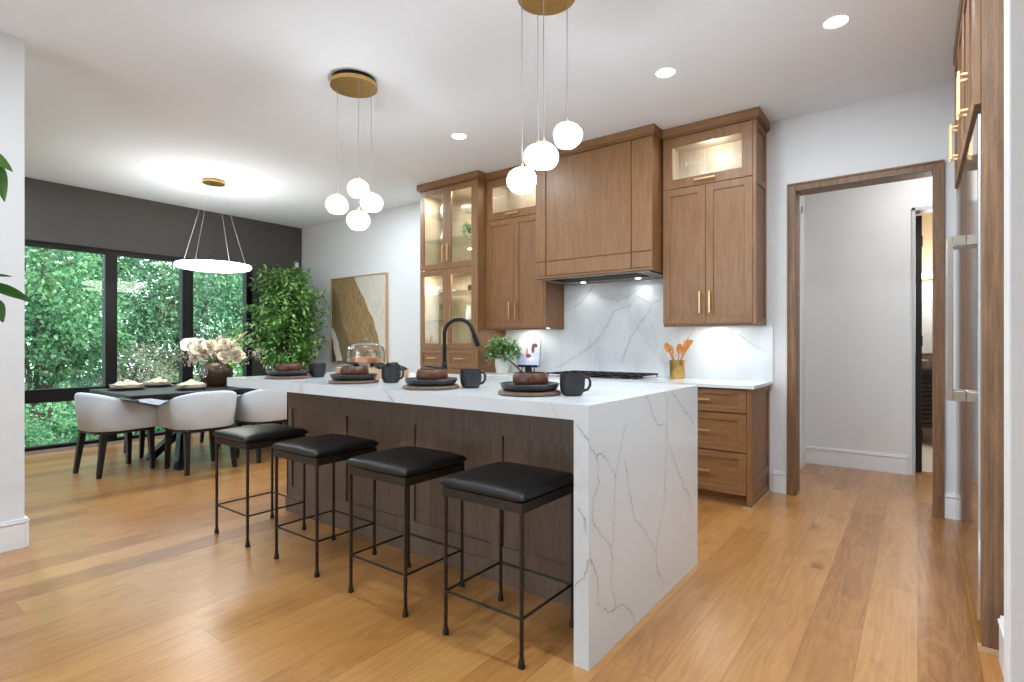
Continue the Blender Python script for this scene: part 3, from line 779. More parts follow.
def side_panel(x, y0, y1, z0, z1, parent, org, splits=(), mt=None):
    """shaker style framed side facing +X, outer face at x"""
    mt = mt or M['oak']; m = MB(); s_ = .05
    m.box(x-.018, y0, z0, x, y0+s_, z1).box(x-.018, y1-s_, z0, x, y1, z1)
    zs = [z0]+list(splits)+[z1]
    m.box(x-.018, y0+s_, z0, x, y1-s_, z0+.055).box(x-.018, y0+s_, z1-.055, x, y1-s_, z1)
    for z in splits: m.box(x-.018, y0+s_, z-.03, x, y1-s_, z+.03)
    m.box(x-.0175, y0+s_-.004, z0+.03, x-.010, y1-s_+.004, z1-.03)
    return m.build('side_panel', mt, parent, bev=.0012, seg=1, origin=org)
def crown(x0, x1, yf, parent, org, right=True, left=True, z0=2.975, yb=None, name='crown_moulding', yr=None):
    yb = yb or YW-.002; p = .028
    m = MB(); yr = yr or yb
    for q, za, zb in ((p, z0+.012, H-.001), (.014, z0, z0+.012)):
        m.box(x0-(q if left else 0), yf-q, za, x1+(q if right else 0), yr, zb)
        if yr < yb: m.box(x0, yr, za, x1, yb, zb)
    return m.build(name, M['oakh'], parent, bev=.002, origin=org)
YB = YW-.003
# --- upper cabinets left and right of the hood
def upper(x0, x1, lab, flat_side=False):
    t = thing('upper_cabinet', lab, 'cabinet', ((x0+x1)/2, YB, 1.38)); org = t.location.copy(); yf = 4.50
    carcass(x0, x1, yf+.021, YB, 1.385, 2.975, t, org, M['oakin'])
    MB().box(x0+.018, yf+.03, 2.545, x1-.018, YB-.01, 2.563).build('shelf', M['oakin'], t, origin=org)
    xe = x1-.008
    MB().box(xe, yf+.002, 1.38, x1, yf+.021, 2.975).build('face_stile', M['oak'], t, origin=org)
    xm = (x0+xe)/2
    d1 = shaker(x0+.002, xm-.0015, 1.39, 2.535, yf, 'door', t, org); d2_ = shaker(xm+.0015, xe-.002, 1.39, 2.535, yf, 'door', t, org)
    d3 = shaker(x0+.002, xe-.002, 2.540, 2.972, yf, 'door', t, org, stile=.078, glass=M['reeded']); fixpane(d3, org)
    h = handle_v(xm-.040, yf, 1.475, 1.655, d1, org); h = handle_v(xm+.040, yf, 1.475, 1.655, d2_, org)
    handle_h(xm-.085, xm+.085, yf, 2.578, d3, org)
    if flat_side: MB().box(x1-.0005, yf+.001, 1.38, x1+.018, YB, 2.975).build('side_panel', M['oak'], t, origin=org)
    else: side_panel(x1+.018, yf+.001, YB, 1.38, 2.975, t, org, (2.52,))
    MB().box(x0, yf+.022, 1.366, x1, yf+.04, 1.3845).build('light_rail', M['oakh'], t, origin=org)
    crown(x0, x1+.018, yf, t, org, right=not flat_side, left=False)
    MB().lathe([(.028, 0), (.028, .006), (.0001, .006)], ((x0+x1)/2, yf+.15, 2.9505), 20).build('puck_lamp', M['lamp'], t, origin=org)
    light('puck_light', 'POINT', ((x0+x1)/2, yf+.15, 2.90), 3.0, .03, (1, .96, .90))
    MB().box(x0+.05, YB-.22, 1.3795, x1-.05, YB-.19, 1.3845).build('led_strip', M['strip'], t, origin=org)
    light('under_cabinet_light', 'AREA', ((x0+x1)/2, YB-.17, 1.374), 1.1, .22, (1, .98, .95))
    return t
upper(-3.733, -2.981, 'upper wood cabinet with glass top door, left of the hood', True)
upper(-1.757, -1.024, 'upper wood cabinet with glass top door, right of the hood')
# --- hood
hx0, hx1, hy = -2.962, -1.778, 4.32
hd_ = thing('range_hood', 'wood panelled range hood rising to the ceiling', 'range hood', ((hx0+hx1)/2, YB, 1.82)); org = hd_.location.copy()
MB().box(hx0, hy+.014, 1.86, hx1, YB, 2.975).build('shell', M['oak'], hd_, origin=org)
m = MB(); xa = [(hx0, -2.848), (-2.838, -1.972), (-1.962, hx1)]
for a, b in xa:
    m.box(a, hy, 2.010, b, hy+.014, 2.962); m.box(a, hy, 1.872, b, hy+.014, 2.002)
m.build('front_panels', M['oak'], hd_, bev=.001, seg=1, origin=org)
MB().box(hx0-.012, hy-.015, 1.845, hx1+.012, 4.497, 1.86).box(hx0, 4.497, 1.845, hx1, YB, 1.86).build('bottom_moulding', M['oakh'], hd_, bev=.002, origin=org)
m = MB().box(hx0+.03, hy+.02, 1.832, hx1-.03, YB-.02, 1.8445); m.build('insert', plain('hood_liner', (.30, .26, .22), .5, .5), hd_, origin=org)
m = MB()
for i in range(26):
    x = hx0+.16+i*.034; m.box(x, hy+.03, 1.824, x+.016, hy+.30, 1.8318)
m.build('baffle_filter', M['blackm'], hd_, origin=org)
for x in (-2.66, -2.08):
    MB().lathe([(.022, 0), (.024, .004), (.0001, .004)], (x, 4.72, 1.8275), 16).build('hood_lamp', M['lamp'], hd_, origin=org)
    light('hood_light', 'SPOT', (x, 4.72, 1.818), 1.3, .02, (1, .97, .92), spot=2.2)
crown(hx0, hx1, hy, hd_, org, yr=4.471)
# --- hutch with glass doors
gx0, gx1, gy = -4.612, -3.751, 4.36
hu = thing('glass_hutch', 'tall wood hutch with lit glass doors at the left end of the wall', 'cabinet', ((gx0+gx1)/2, YB, 0)); org = hu.location.copy()
carcass(gx0, gx1, gy+.021, YB, 1.150, 2.975, hu, org, M['oakin'])
MB().box(gx0, gy+.021, .0, gx1, YB, 1.1495).build('base', M['oak'], hu, origin=org)
MB().box(gx1-.0005, gy+.0005, 0, gx1+.016, YB, 2.975).build('side_panel', M['oak'], hu, origin=org)
MB().box(gx1-.010, gy+.001, .09, gx1-.001, gy+.021, 2.975).build('face_stile', M['oak'], hu, origin=org)
xm = (gx0+gx1-.008)/2; xe = gx1-.011
for (a, b, hxo) in ((gx0+.002, xm-.0015, -1), (xm+.0015, xe, 1)):
    d_ = shaker(a, b, 2.060, 2.970, gy, 'door', hu, org, stile=.062, glass=M['cabglass']); fixpane(d_, org)
    handle_v(xm+hxo*.036, gy, 2.13, 2.33, d_, org)
    d_ = shaker(a, b, 1.165, 2.054, gy, 'door', hu, org, stile=.062, glass=M['cabglass']); fixpane(d_, org)
    handle_v(xm+hxo*.036, gy, 1.215, 1.415, d_, org)
    d_ = shaker(a, b, .955, 1.158, gy, 'drawer', hu, org, stile=.045)
    handle_h((a+b)/2-.07, (a+b)/2+.07, gy, 1.06, d_, org)
    shaker(a, b, .10, .948, gy, 'door', hu, org)
GZ = [1.48, 1.80, 2.045, 2.40, 2.70]
for z in GZ: MB().box(gx0+.019, gy+.04, z, gx1-.019, YB-.012, z+(.018 if abs(z-2.045) < .01 else .007)).build('shelf', M['oakin'] if abs(z-2.045) < .01 else M['cabglass'], hu, origin=org)
crown(gx0, gx1+.016, gy, hu, org, yr=4.471)
for x in (gx0+.024, gx1-.028):
    MB().box(x, gy+.034, 1.175, x+.004, gy+.040, 2.95).build('led_strip', M['strip'], hu, origin=org)
light('hutch_light', 'AREA', (-4.18, gy+.10, 2.93), 8, .6, (1, .94, .82), sy=.05)
light('hutch_light', 'AREA', (-4.18, gy+.10, 2.035), 8, .6, (1, .94, .82), sy=.05)
# things inside the hutch
def hv(name, prof, loc, mt, lab, cat, n=20):
    return tag(MB().lathe(prof, n=n).build(name, mt, smooth=True, origin=None), lab, cat) if False else _hv(name, prof, loc, mt, lab, cat, n)
def _hv(name, prof, loc, mt, lab, cat, n):
    o = MB().lathe(prof, n=n).build(name, mt, smooth=True); o.location = loc; return tag(o, lab, cat)
yi = 4.62
hv('white_vase', [(.03, 0), (.055, .03), (.06, .07), (.03, .13), (.018, .17), (.024, .20), (.018, .20), (.0001, .02)], (-4.47, yi, 2.408), M['ceramic_white'], 'white bottle vase on the lowest shelf of the top left hutch door', 'vase')
hv('white_jar', [(.04, 0), (.05, .02), (.05, .11), (.035, .14), (.03, .16), (.0001, .16)], (-4.47, yi, 2.708), M['ceramic_white'], 'white jar on the highest shelf behind the top left hutch door', 'jar')
hv('dark_bowl', [(.03, 0), (.055, .02), (.06, .045), (.055, .045), (.0001, .012)], (-4.44, yi, 2.064), M['ceramic_black'], 'small dark bowl low behind the top left hutch door', 'bowl')
hv('white_bowl', [(.04, 0), (.085, .04), (.09, .07), (.084, .07), (.0001, .012)], (-4.08, yi, 2.708), M['ceramic_white'], 'white bowl on the highest shelf behind the top right hutch door', 'bowl')
hv('dark_dish', [(.04, 0), (.07, .02), (.072, .05), (.066, .05), (.0001, .012)], (-4.08, yi, 2.064), M['ceramic_grey'], 'dark dish low behind the top right hutch door', 'bowl')
hv('black_jar', [(.03, 0), (.045, .02), (.045, .07), (.03, .085), (.0001, .085)], (-4.05, yi, 1.808), M['ceramic_black'], 'black jar on the shelf behind the lower right hutch door', 'jar')
hv('white_pitcher', [(.035, 0), (.045, .03), (.04, .10), (.03, .15), (.035, .17), (.03, .17), (.0001, .02)], (-4.08, yi, 1.488), M['ceramic_white'], 'white pitcher on the middle shelf behind the lower right hutch door', 'pitcher')
hv('black_cup', [(.03, 0), (.045, .015), (.045, .06), (.04, .06), (.0001, .012)], (-4.05, yi, 1.169), M['ceramic_black'], 'black cup at the bottom behind the lower right hutch door', 'cup')
hv('white_dish', [(.05, 0), (.10, .03), (.11, .05), (.103, .05), (.0001, .012)], (-4.42, yi, 1.808), M['ceramic_white'], 'white dish on the shelf behind the lower left hutch door', 'bowl')
def potted(name, lab, loc, pr, ph, pm, lm, n, spread, height, ls, seed, cat='plant', trail=0):
    t = thing(name, lab, cat, loc); r = random.Random(seed)
    MB().lathe([(pr*.7, 0), (pr*.85, ph*.1), (pr, ph*.6), (pr*.95, ph), (pr*.85, ph), (pr*.85, ph*.85), (.0001, ph*.82)], n=24).build('pot', pm, t, smooth=True)
    m = MB(); sm = MB()
    for i in range(n):
        a = r.uniform(0, 2*PI); u = r.random()**.5; el = r.uniform(0, 1)
        c = Vector((math.cos(a)*spread*u, math.sin(a)*spread*u, ph+height*(.15+.8*el*math.sqrt(max(0, 1-u*u*.7)))-trail*u*r.random()))
        d = Vector((math.cos(a)*.8+r.gauss(0, .4), math.sin(a)*.8+r.gauss(0, .4), r.gauss(.2, .5)))
        m.leaf(c, d, (0, 0, 1), ls*r.uniform(.7, 1.3), ls*.5*r.uniform(.8, 1.2), .15, 4)
        if i % 14 == 0: sm.tube([(0, 0, ph*.8), (c.x*.4, c.y*.4, (c.z+ph)/2), tuple(c)], [.003, .002, .001], 5)
    m.build('foliage', lm, t, smooth=True); sm.build('stems', M['stem'], t)
    return t
potted('small_plant', 'small green plant behind the top right hutch door', (-4.07, yi, 2.408), .035, .06, M['ceramic_white'], M['leaf_small'], 150, .07, .16, .05, 21, trail=.08)
potted('small_plant', 'small bright green plant in a white pot behind the lower left hutch door', (-4.44, yi, 1.488), .04, .08, M['ceramic_white'], M['leaf_small'], 150, .055, .17, .045, 22)
# --- base cabinets, counter and backsplash
def base_cab(x0, x1, lab, drawers, end=False):
    t = thing('base_cabinet', lab, 'cabinet', ((x0+x1)/2, YB, 0)); org = t.location.copy(); yf = 4.242
    MB().box(x0, yf+.021, .088, x1-(.018 if end else 0), YB, .888).build('carcass', M['oak'], t, origin=org)
    MB().box(x0, yf+.07, 0, x1-(.05 if end else 0), YB, .0875).build('toe_kick', M['oakh'], t, origin=org)
    xe = x1-(.034 if end else 0)
    for z0, z1 in drawers:
        d_ = shaker(x0+.002, xe-.002, z0, z1, yf, 'drawer', t, org, stile=.055, mt=M['oakh'], rail=.05 if z1-z0 > .2 else .04)
        xm = (x0+xe)/2; handle_h(xm-.095, xm+.115, yf, (z0+z1)/2+.004, d_, org)
    if end:
        MB().box(x1-.033, yf+.001, 0, x1-.0185, yf+.021, .888).build('face_stile', M['oak'], t, origin=org)
        side_panel(x1, yf+.001, YB, 0, .888, t, org, (.19,))
        MB().box(x1-.06, yf-.006, 0, x1+.008, yf+.0, .012).box(x1, yf, 0, x1+.008, YB, .012).build('shoe_moulding', M['crate'], t, origin=org)
    return t
D3 = [(.705, .878), (.412, .695), (.092, .402)]
base_cab(-1.76, -.982, 'lower wood drawer unit at the right end by the doorway', D3, True)
base_cab(-2.95, -1.762, 'wide lower drawer unit under the cooktop', [(.412, .878), (.092, .402)])
base_cab(-3.733, -2.952, 'lower drawer unit beside the tall hutch', D3)
ct = MB().box(-3.733, 4.212, .8885, -.955, YB, .915).build('counter_top', M['quartz'], bev=.002)
tag(ct, 'white quartz worktop along the back wall under the hood', 'worktop')
bs = MB().box(-3.733, YW-.020, .9155, -.955, YW-.0035, 1.371).box(-2.96, YW-.020, 1.371, -1.78, YW-.0035, 1.823).build('backsplash', M['marble_back'])
tag(bs, 'white veined marble backsplash behind the cooktop', 'backsplash')
# cooktop
ck = thing('gas_cooktop', 'black gas cooktop with iron grates under the hood', 'cooktop', (-2.36, 4.53, .9155)); 
MB().box(-.47, -.265, 0, .47, .265, .008).build('tray', M['steel'], ck, bev=.003)
for gx_ in (-.305, 0, .305):
    m = MB(); x0, x1 = gx_-.148, gx_+.148
    for y_ in (-.235, -.08, .08, .235): m.box(x0, y_-.006, .024, x1, y_+.006, .036)
    for x_ in (x0, gx_-.05, gx_+.05, x1-.012): m.box(x_, -.241, .022, x_+.012, .241, .034)
    for x_ in (x0+.006, x1-.014):
        for y_ in (-.235, .228): m.box(x_, y_, .008, x_+.008, y_+.008, .024)
    m.build('grate', M['blackm'], ck)
    for y_ in (-.13, .13): MB().lathe([(.045, .008), (.045, .016), (.030, .018), (.0001, .019)], (gx_, y_, 0), 20).build('burner', M['blackm'], ck, smooth=True)
# utensil jar
uj = thing('utensil_jar', 'golden ribbed jar full of wooden spoons on the back counter', 'jar', (-1.69, 4.66, .9155))
MB().lathe([(.062, 0), (.064, .004), (.064, .165), (.060, .165), (.060, .01), (.0001, .008)], n=32, wob=lambda a, z: 1+.015*math.cos(16*a)).build('jar', M['gold'], uj, smooth=True)
r = random.Random(4)
for i, (dx_, dy_, h, head) in enumerate([(-.085, 0, .30, 'spoon'), (-.045, -.02, .27, 'ring'), (.02, 0, .285, 'spoon'), (.06, .02, .30, 'spatula'), (.095, -.01, .315, 'spatula')]):
    P0 = Vector((-dx_*.3, -dy_*.3, .02)); P1 = Vector((dx_*.80, dy_, h*.78)); d = (P1-P0).normalized(); P2 = P1+d*h*.32
    m = MB().tube([P0, P1], [.006, .007], 8)
    sdv = Vector((1, 0, 0)) - d*d.x; sdv.normalize()
    if head in ('spoon', 'ring'):
        nseg = 10; vs = []; fs = []
        c = P1+d*.042; a1 = d*.045; a2 = sdv*.027; nn = Vector((0, -1, 0))*.007
        ring = [c+a1*math.cos(2*PI*k/16)+a2*math.sin(2*PI*k/16) for k in range(16)]
        ri = [c+(a1*math.cos(2*PI*k/16)+a2*math.sin(2*PI*k/16))*(.45 if head == 'ring' else .02) for k in range(16)]
        vs = [p+nn for p in ring]+[p+nn*(1 if head == 'ring' else -.3) for p in ri]+[p-nn for p in ring]+[p-nn for p in ri]
        for k in range(16):
            q = (k+1) % 16; fs += [(k, q, 16+q, 16+k), (32+q, 32+k, 48+k, 48+q), (q, k, 32+k, 32+q), (16+k, 16+q, 48+q, 48+k)]
        m.add(vs, fs)
    else:
        a = sdv*.012; b = sdv*.030; nn = Vector((0, 1, 0))*.004; t0 = P1; t1 = P1+d*.10
        m.hexa([t0-a-nn, t0+a-nn, t0+a+nn, t0-a+nn], [t1-b-nn, t1+b-nn+d*.012, t1+b+nn+d*.012, t1-b+nn])
    o = m.build('wooden_utensil', M['utensil'], smooth=True)
    o.location = uj.location
    tag(o, ['orange-brown wooden spoon leaning left out of the golden jar', 'wooden spoon with a hole in the golden jar', 'wooden spoon standing upright in the golden jar', 'wooden spatula second from the right in the golden jar', 'wooden spatula leaning furthest right in the golden jar'][i], 'utensil', 'wooden utensils in the golden jar')
# book on easel
ek = thing('tabletop_easel', 'small black easel holding an open cookbook on the back counter', 'easel', (-3.28, 4.66, .9155), math.radians(20))
m = MB()
for x in (-.07, .07): m.tube([(x, -.05, 0), (x*.8, 0, .10), (x*.3, .045, .22)], .006, 6)
m.tube([(0, .11, 0), (0, .045, .22)], .006, 6)
m.build('legs', M['blackm'], ek, smooth=True)
MB().box(-.11, -.065, .060, .11, -.015, .072).box(-.11, -.068, .06, .11, -.062, .085).box(-.03, -.05, .0, .03, -.03, .06).build('ledge', M['blackm'], ek, bev=.002)
def book_page():
    m, nt, b = mat('book_page'); setp(b, (.75, .78, .85), .4)
    tc = nd(nt, 'ShaderNodeTexCoord'); s_ = nd(nt, 'ShaderNodeSeparateXYZ'); lk(nt, tc.outputs['Object'], s_.inputs[0])
    P = tc.outputs['Object']
    c = ramp(nt, mth(nt, 'MULTIPLY', s_.outputs[2], 4), [(.15, (.55, .62, .82)), (.8, (.86, .87, .90))])
    n = noise(nt, P, 22, 3)
    def blob(c0, cx, cz, rx, rz, col, soft=.3):
        v = vm(nt, 'MULTIPLY', vm(nt, 'SUBTRACT', P, (cx, 0, cz)), (1/rx, 0, 1/rz))
        d = mth(nt, 'ADD', vm(nt, 'LENGTH', v), mth(nt, 'MULTIPLY', mth(nt, 'SUBTRACT', n, .5), .9))
        f = ramp(nt, d, [(.75, (1, 1, 1)), (1.0, (0, 0, 0))])
        return mix(nt, f, c0, col)
    c = blob(c, .045, .185, .02, .06, (.16, .05, .10)); c = blob(c, .065, .215, .03, .025, (.16, .04, .07))
    c = blob(c, -.02, .14, .014, .05, (.62, .25, .18)); c = blob(c, 0.0, .105, .035, .025, (.25, .05, .04)); c = blob(c, .03, .075, .03, .02, (.80, .82, .9))
    lk(nt, c, b.inputs['Base Color']); return m
bk = thing('cookbook', 'open pale cookbook with a red picture standing on the black easel', 'book', (-3.28, 4.66, .9155+.073), math.radians(20))
tilt = Matrix.Translation((0, -.052, 0)) @ Matrix.Rotation(math.radians(-17), 4, 'X')
MB().box(-.120, 0, 0, .120, .016, .29).xf(tilt).build('pages', book_page(), bk, bev=.002)
MB().box(-.125, .0162, 0, .125, .020, .294).xf(tilt).build('cover', plain('dark_cover', (.12, .10, .16), .5), bk)
potted('potted_plant', 'bushy green and white plant in a white pot beside the easel', (-3.463, 4.45, .9155), .085, .155, M['ceramic_white'], M['leaf_small'], 800, .160, .25, .055, 31, trail=.09)

# ================================================================== ARTWORK
def art_mat():
    m, nt, b = mat('abstract_canvas'); setp(b, (.6, .55, .45), .8)
    g = nd(nt, 'ShaderNodeNewGeometry'); P = g.outputs['Position']; s_ = nd(nt, 'ShaderNodeSeparateXYZ'); lk(nt, P, s_.inputs[0])
    x, z = s_.outputs[0], s_.outputs[2]
    n = mth(nt, 'SUBTRACT', noise(nt, P, 2.3, 3), .5)
    # distance coordinate: bands slant from top left to bottom right, with wavy edges
    w = mth(nt, 'ADD', mth(nt, 'ADD', x, mth(nt, 'MULTIPLY', z, .51)), mth(nt, 'MULTIPLY', n, .35))
    grain = noise(nt, vm(nt, 'MULTIPLY', P, (9, 9, 2.2)), 3, 5, .6, 2.0)
    br = ramp(nt, grain, [(.3, (.20, .125, .05)), (.55, (.33, .22, .095)), (.75, (.45, .34, .19))])
    tan = ramp(nt, grain, [(.3, (.56, .52, .42)), (.7, (.68, .65, .57))])
    f0 = mth(nt, 'MULTIPLY', mth(nt, 'SUBTRACT', -5.92, w), 60, clamp=True)
    br = mix(nt, mth(nt, 'MULTIPLY', f0, .7), br, (.15, .115, .06))
    f1 = mth(nt, 'MULTIPLY', mth(nt, 'SUBTRACT', w, -5.31), 90, clamp=True)     # brown -> pale on the right
    c = mix(nt, f1, br, tan)
    f2 = mth(nt, 'MULTIPLY', mth(nt, 'SUBTRACT', -6.22, w), 90, clamp=True)    # cream sliver bottom left
    c = mix(nt, f2, c, (.72, .68, .58))
    f3 = mth(nt, 'MULTIPLY', mth(nt, 'SUBTRACT', -6.34, w), 90, clamp=True)    # charcoal corner
    c = mix(nt, f3, c, (.06, .065, .06))
    lk(nt, c, b.inputs['Base Color']); return m
a0, a1, z0, z1 = -7.01, -5.76, .94, 2.19
ar = thing('wall_art', 'abstract brown, tan and grey canvas in a thin oak frame on the white wall', 'painting', ((a0+a1)/2, YW, z0)); org = ar.location.copy()
m = MB().box(a0, YW-.045, z0, a0+.014, YW-.003, z1).box(a1-.014, YW-.045, z0, a1, YW-.003, z1).box(a0+.014, YW-.045, z0, a1-.014, YW-.003, z0+.014).box(a0+.014, YW-.045, z1-.014, a1-.014, YW-.003, z1)
m.build('frame', M['crate'], ar, origin=org)
MB().box(a0+.0145, YW-.036, z0+.0145, a1-.0145, YW-.012, z1-.0145).build('canvas', art_mat(), ar, origin=org)

# ================================================================== CORNER FICUS
def ficus():
    t = thing('ficus_tree', 'tall bushy green ficus tree in the corner by the windows', 'potted tree', (-7.20, 4.24, 0)); r = random.Random(8)
    MB().lathe([(.15, 0), (.17, .02), (.20, .36), (.205, .40), (.185, .40), (.18, .34), (.0001, .33)], n=32).build('pot', M['pot'], t, smooth=True)
    MB().lathe([(.178, .334), (.17, .345), (.0001, .35)], n=24).build('soil', M['soil'], t, smooth=True)
    tr = MB(); m = MB(); ends = []
    for k in range(3):
        a = k*2.1; tr.tube([(.03*math.cos(a), .03*math.sin(a), .34), (.02*math.cos(a+1), .02*math.sin(a+1), .7), (.05*math.cos(a), .05*math.sin(a), 1.25), (.12*math.cos(a), .12*math.sin(a), 1.9)], [.022, .018, .014, .006], 8)
    for i in range(190):
        z = r.uniform(.88, 2.26); q = (z-1.58)/.74; rad = .50*math.sqrt(max(.10, 1-q**4*.85))*(.82 if z < 1.2 else 1)
        a = r.uniform(0, 2*PI); rr = rad*r.uniform(.45, 1.0)
        e = Vector((math.cos(a)*rr, math.sin(a)*rr, z)); b = Vector((0, 0, max(.7, z-.35)))
        mid = (b+e)/2+Vector((0, 0, .06)); tr.tube([b, mid, e], [.006, .004, .0015], 5)
        for j in range(44):
            s_ = r.uniform(.35, 1.12); p = b.lerp(mid, s_*2) if s_ < .5 else mid.lerp(e, (s_-.5)*2)
            p = p+Vector((r.gauss(0, .04), r.gauss(0, .04), r.gauss(0, .04)))
            d = Vector((math.cos(a)+r.gauss(0, .7), math.sin(a)+r.gauss(0, .7), r.gauss(-.15, .6)))
            if p.y > .50 or p.x < -.50: continue
            L = r.uniform(.048, .088); m.leaf(p, d, (r.gauss(0, .3), r.gauss(0, .3), 1), L, L*.46, .2, 3)
    tr.build('branches', M['stem'], t, smooth=True); m.build('foliage', M['leaf_ficus'], t)
ficus()

# ================================================================== DINING
TX0, TX1, TY0, TY1, TZ = -6.72, -5.565, 1.80, 4.10, .76
tb = thing('dining_table', 'long black dining table with crossed legs by the windows', 'dining table', ((TX0+TX1)/2, (TY0+TY1)/2, 0)); org = tb.location.copy()
MB().box(TX0, TY0, TZ-.035, TX1, TY1, TZ).build('tabletop', M['blackwood'], tb, bev=.004, origin=org)
MB().box(TX0+.25, TY0+.35, TZ-.085, TX1-.25, TY1-.35, TZ-.0355).build('apron', M['blackwood'], tb, origin=org)
for yy in (2.45, 3.45):
    xc = (TX0+TX1)/2
    for s_ in (-1, 1):
        m = MB(); a = Vector((xc-s_*.40, yy-.18, 0)); b = Vector((xc+s_*.36, yy+.18, TZ-.086)); wv = Vector((.055, 0, 0)); wy = Vector((0, .05, 0))
        m.hexa([a-wv-wy, a+wv-wy, a+wv+wy, a-wv+wy], [b-wv-wy, b+wv-wy, b+wv+wy, b-wv+wy]); m.build('leg', M['blackwood'], tb, bev=.003, origin=org)
def dining_chair():
    """faces +Y locally, back towards -Y"""
    t = thing('dining_chair', '', 'chair')
    m = MB(); vs = []; fs = []; N = 44
    Wd, Dp, rb = .60, .58, .23
    # plan path of the wrap-around back: front left -> round the back -> front right
    path = []
    def corner(cx, cy, a0, a1, k):
        for i in range(k+1):
            a = a0+(a1-a0)*i/k; path.append((cx+rb*math.cos(a), cy+rb*math.sin(a)))
    path.append((-Wd/2, .25)); path.append((-Wd/2, .15)); path.append((-Wd/2, .05))
    corner(-Wd/2+rb, -Dp/2+rb, PI, PI*1.5, 10)
    path.append((0, -Dp/2-.006)); 
    corner(Wd/2-rb, -Dp/2+rb, PI*1.5, PI*2, 10)
    path.append((Wd/2, .05)); path.append((Wd/2, .15)); path.append((Wd/2, .25))
    n = len(path); secs = []
    for i, (x, y) in enumerate(path):
        q = max(0, min(1, (y+Dp/2)/(.25+Dp/2)))
        h = .768-.150*q
        p0 = Vector(path[max(0, i-1)]+(0,)); p1 = Vector(path[min(n-1, i+1)]+(0,)); tn = (p1-p0).normalized(); nrm = Vector((tn.y, -tn.x, 0))  # outward
        th = .055
        sec = []
        for (o_, z) in ((-.035, .415), (-.030, .42), (-.004, .60), (.004, h-.03), (-.004, h-.008), (-.020, h), (-th+.012, h), (-th-.004, h-.010), (-th-.008, h-.03), (-th-.012, .60), (-th-.02, .44), (-th-.02, .415)):
            sec.append(Vector((x, y, 0))+nrm*o_+Vector((0, 0, z)))
        secs.append(sec)
    k = len(secs[0])
    for s_ in secs: vs += s_
    for i in range(n-1):
        for j in range(k):
            q = (j+1) % k; fs.append((i*k+j, i*k+q, (i+1)*k+q, (i+1)*k+j))
    fs.append(tuple(range(k))); fs.append(tuple((n-1)*k+j for j in range(k))[::-1])
    m.add(vs, [f[::-1] for f in fs]); m.build('backrest', M['boucle'], t, smooth=True, angle=50)
    s_ = cushion(.45, .43, .40, .09, .02); s_.xf(Matrix.Translation((0, .015, 0))); s_.build('seat', M['boucle'], t, smooth=True, angle=60)
    f = MB().box(-.235, -.225, .383, .235, .235, .4145); f.build('base_frame', M['blackwood'], t, bev=.01)
    for sx in (-1, 1):
        for sy, oy in ((-1, -.06), (1, .01)):
            x, y = sx*.20, (-.195 if sy < 0 else .205); xb, yb_ = x+sx*.018, y+oy*.8
            a, b = .025, .017
            MB().hexa([(xb-b, yb_-b, 0), (xb+b, yb_-b, 0), (xb+b, yb_+b, 0), (xb-b, yb_+b, 0)], [(x-a, y-a, .383), (x+a, y-a, .383), (x+a, y+a, .383), (x-a, y+a, .383)]).build('leg', M['blackwood'], t, bev=.002)
    return t
dc = dining_chair(); dc['group'] = 'white chairs around the dining table'
dc.location = (-6.18, 1.87, 0); dc.rotation_euler = (0, 0, math.radians(8)); dc['label'] = 'white upholstered chair at the head of the table, leftmost'
dup(dc, (-5.66, 2.41, 0), PI/2, 'white upholstered chair on the near long side, next to the head chair')
dup(dc, (-5.64, 3.08, 0), PI/2, 'white upholstered chair partly hidden by the end of the island')
dup(dc, (-6.85, 2.45, 0), -PI/2, 'white upholstered chair on the window side, seen under the tabletop by the head chair')
dup(dc, (-6.85, 3.25, 0), -PI/2, 'white upholstered chair on the window side, hidden behind the second near chair')
# table settings
def setting(x, y, i, big=1.0):
    wh = ['at the head of the table', 'on the window side of the table', 'on the near side beside the vase'][i]
    o = MB().lathe([(.13*big, 0), (.15*big, .004), (.165*big, .012), (.160*big, .014), (.12*big, .009), (.0001, .009)], n=32).build('charger_plate', M['ceramic_black'], smooth=True); o.location = (x, y, TZ+.0005)
    tag(o, 'dark charger plate under a cream plate %s' % wh, 'plate', 'dark charger plates on the dining table')
    o = MB().lathe([(.09*big, 0), (.125*big, .004), (.140*big, .012), (.142*big, .032), (.134*big, .034), (.11*big, .030), (.0001, .030)], n=32).build('cream_plate', M['plate_cream'], smooth=True); o.location = (x, y, TZ+.0125)
    tag(o, 'cream plate stack %s' % wh, 'plate', 'cream plates on the dining table')
    m = MB(); vs = []; fs = []; n = 22; r = random.Random(50+i)
    for a in range(n+1):
        for b in range(n+1):
            u, v_ = a/n*2-1, b/n*2-1; rr = min(1, math.hypot(u, v_))
            z = .050*(1-rr**2)*(.7+.3*math.sin(u*5+i)*math.cos(v_*4))+.005*math.sin(u*9+v_*6)
            vs.append((u*.125*big, v_*.115*big, max(0, z)+.004))
    for a in range(n):
        for b in range(n): q = a*(n+1)+b; fs.append((q, q+n+1, q+n+2, q+1))
    m.add(vs, fs); o = m.build('cloth_napkin', M['linen'], smooth=True, solid=.005); o.location = (x, y, TZ+.0465); o.rotation_euler = (0, 0, i*.7)
    tag(o, 'rumpled cream linen napkin on the plate %s' % wh, 'napkin', 'cream napkins on the dining table')
setting(-6.38, 2.02, 0); setting(-6.56, 2.36, 1, .9); setting(-5.88, 2.42, 2, .9)
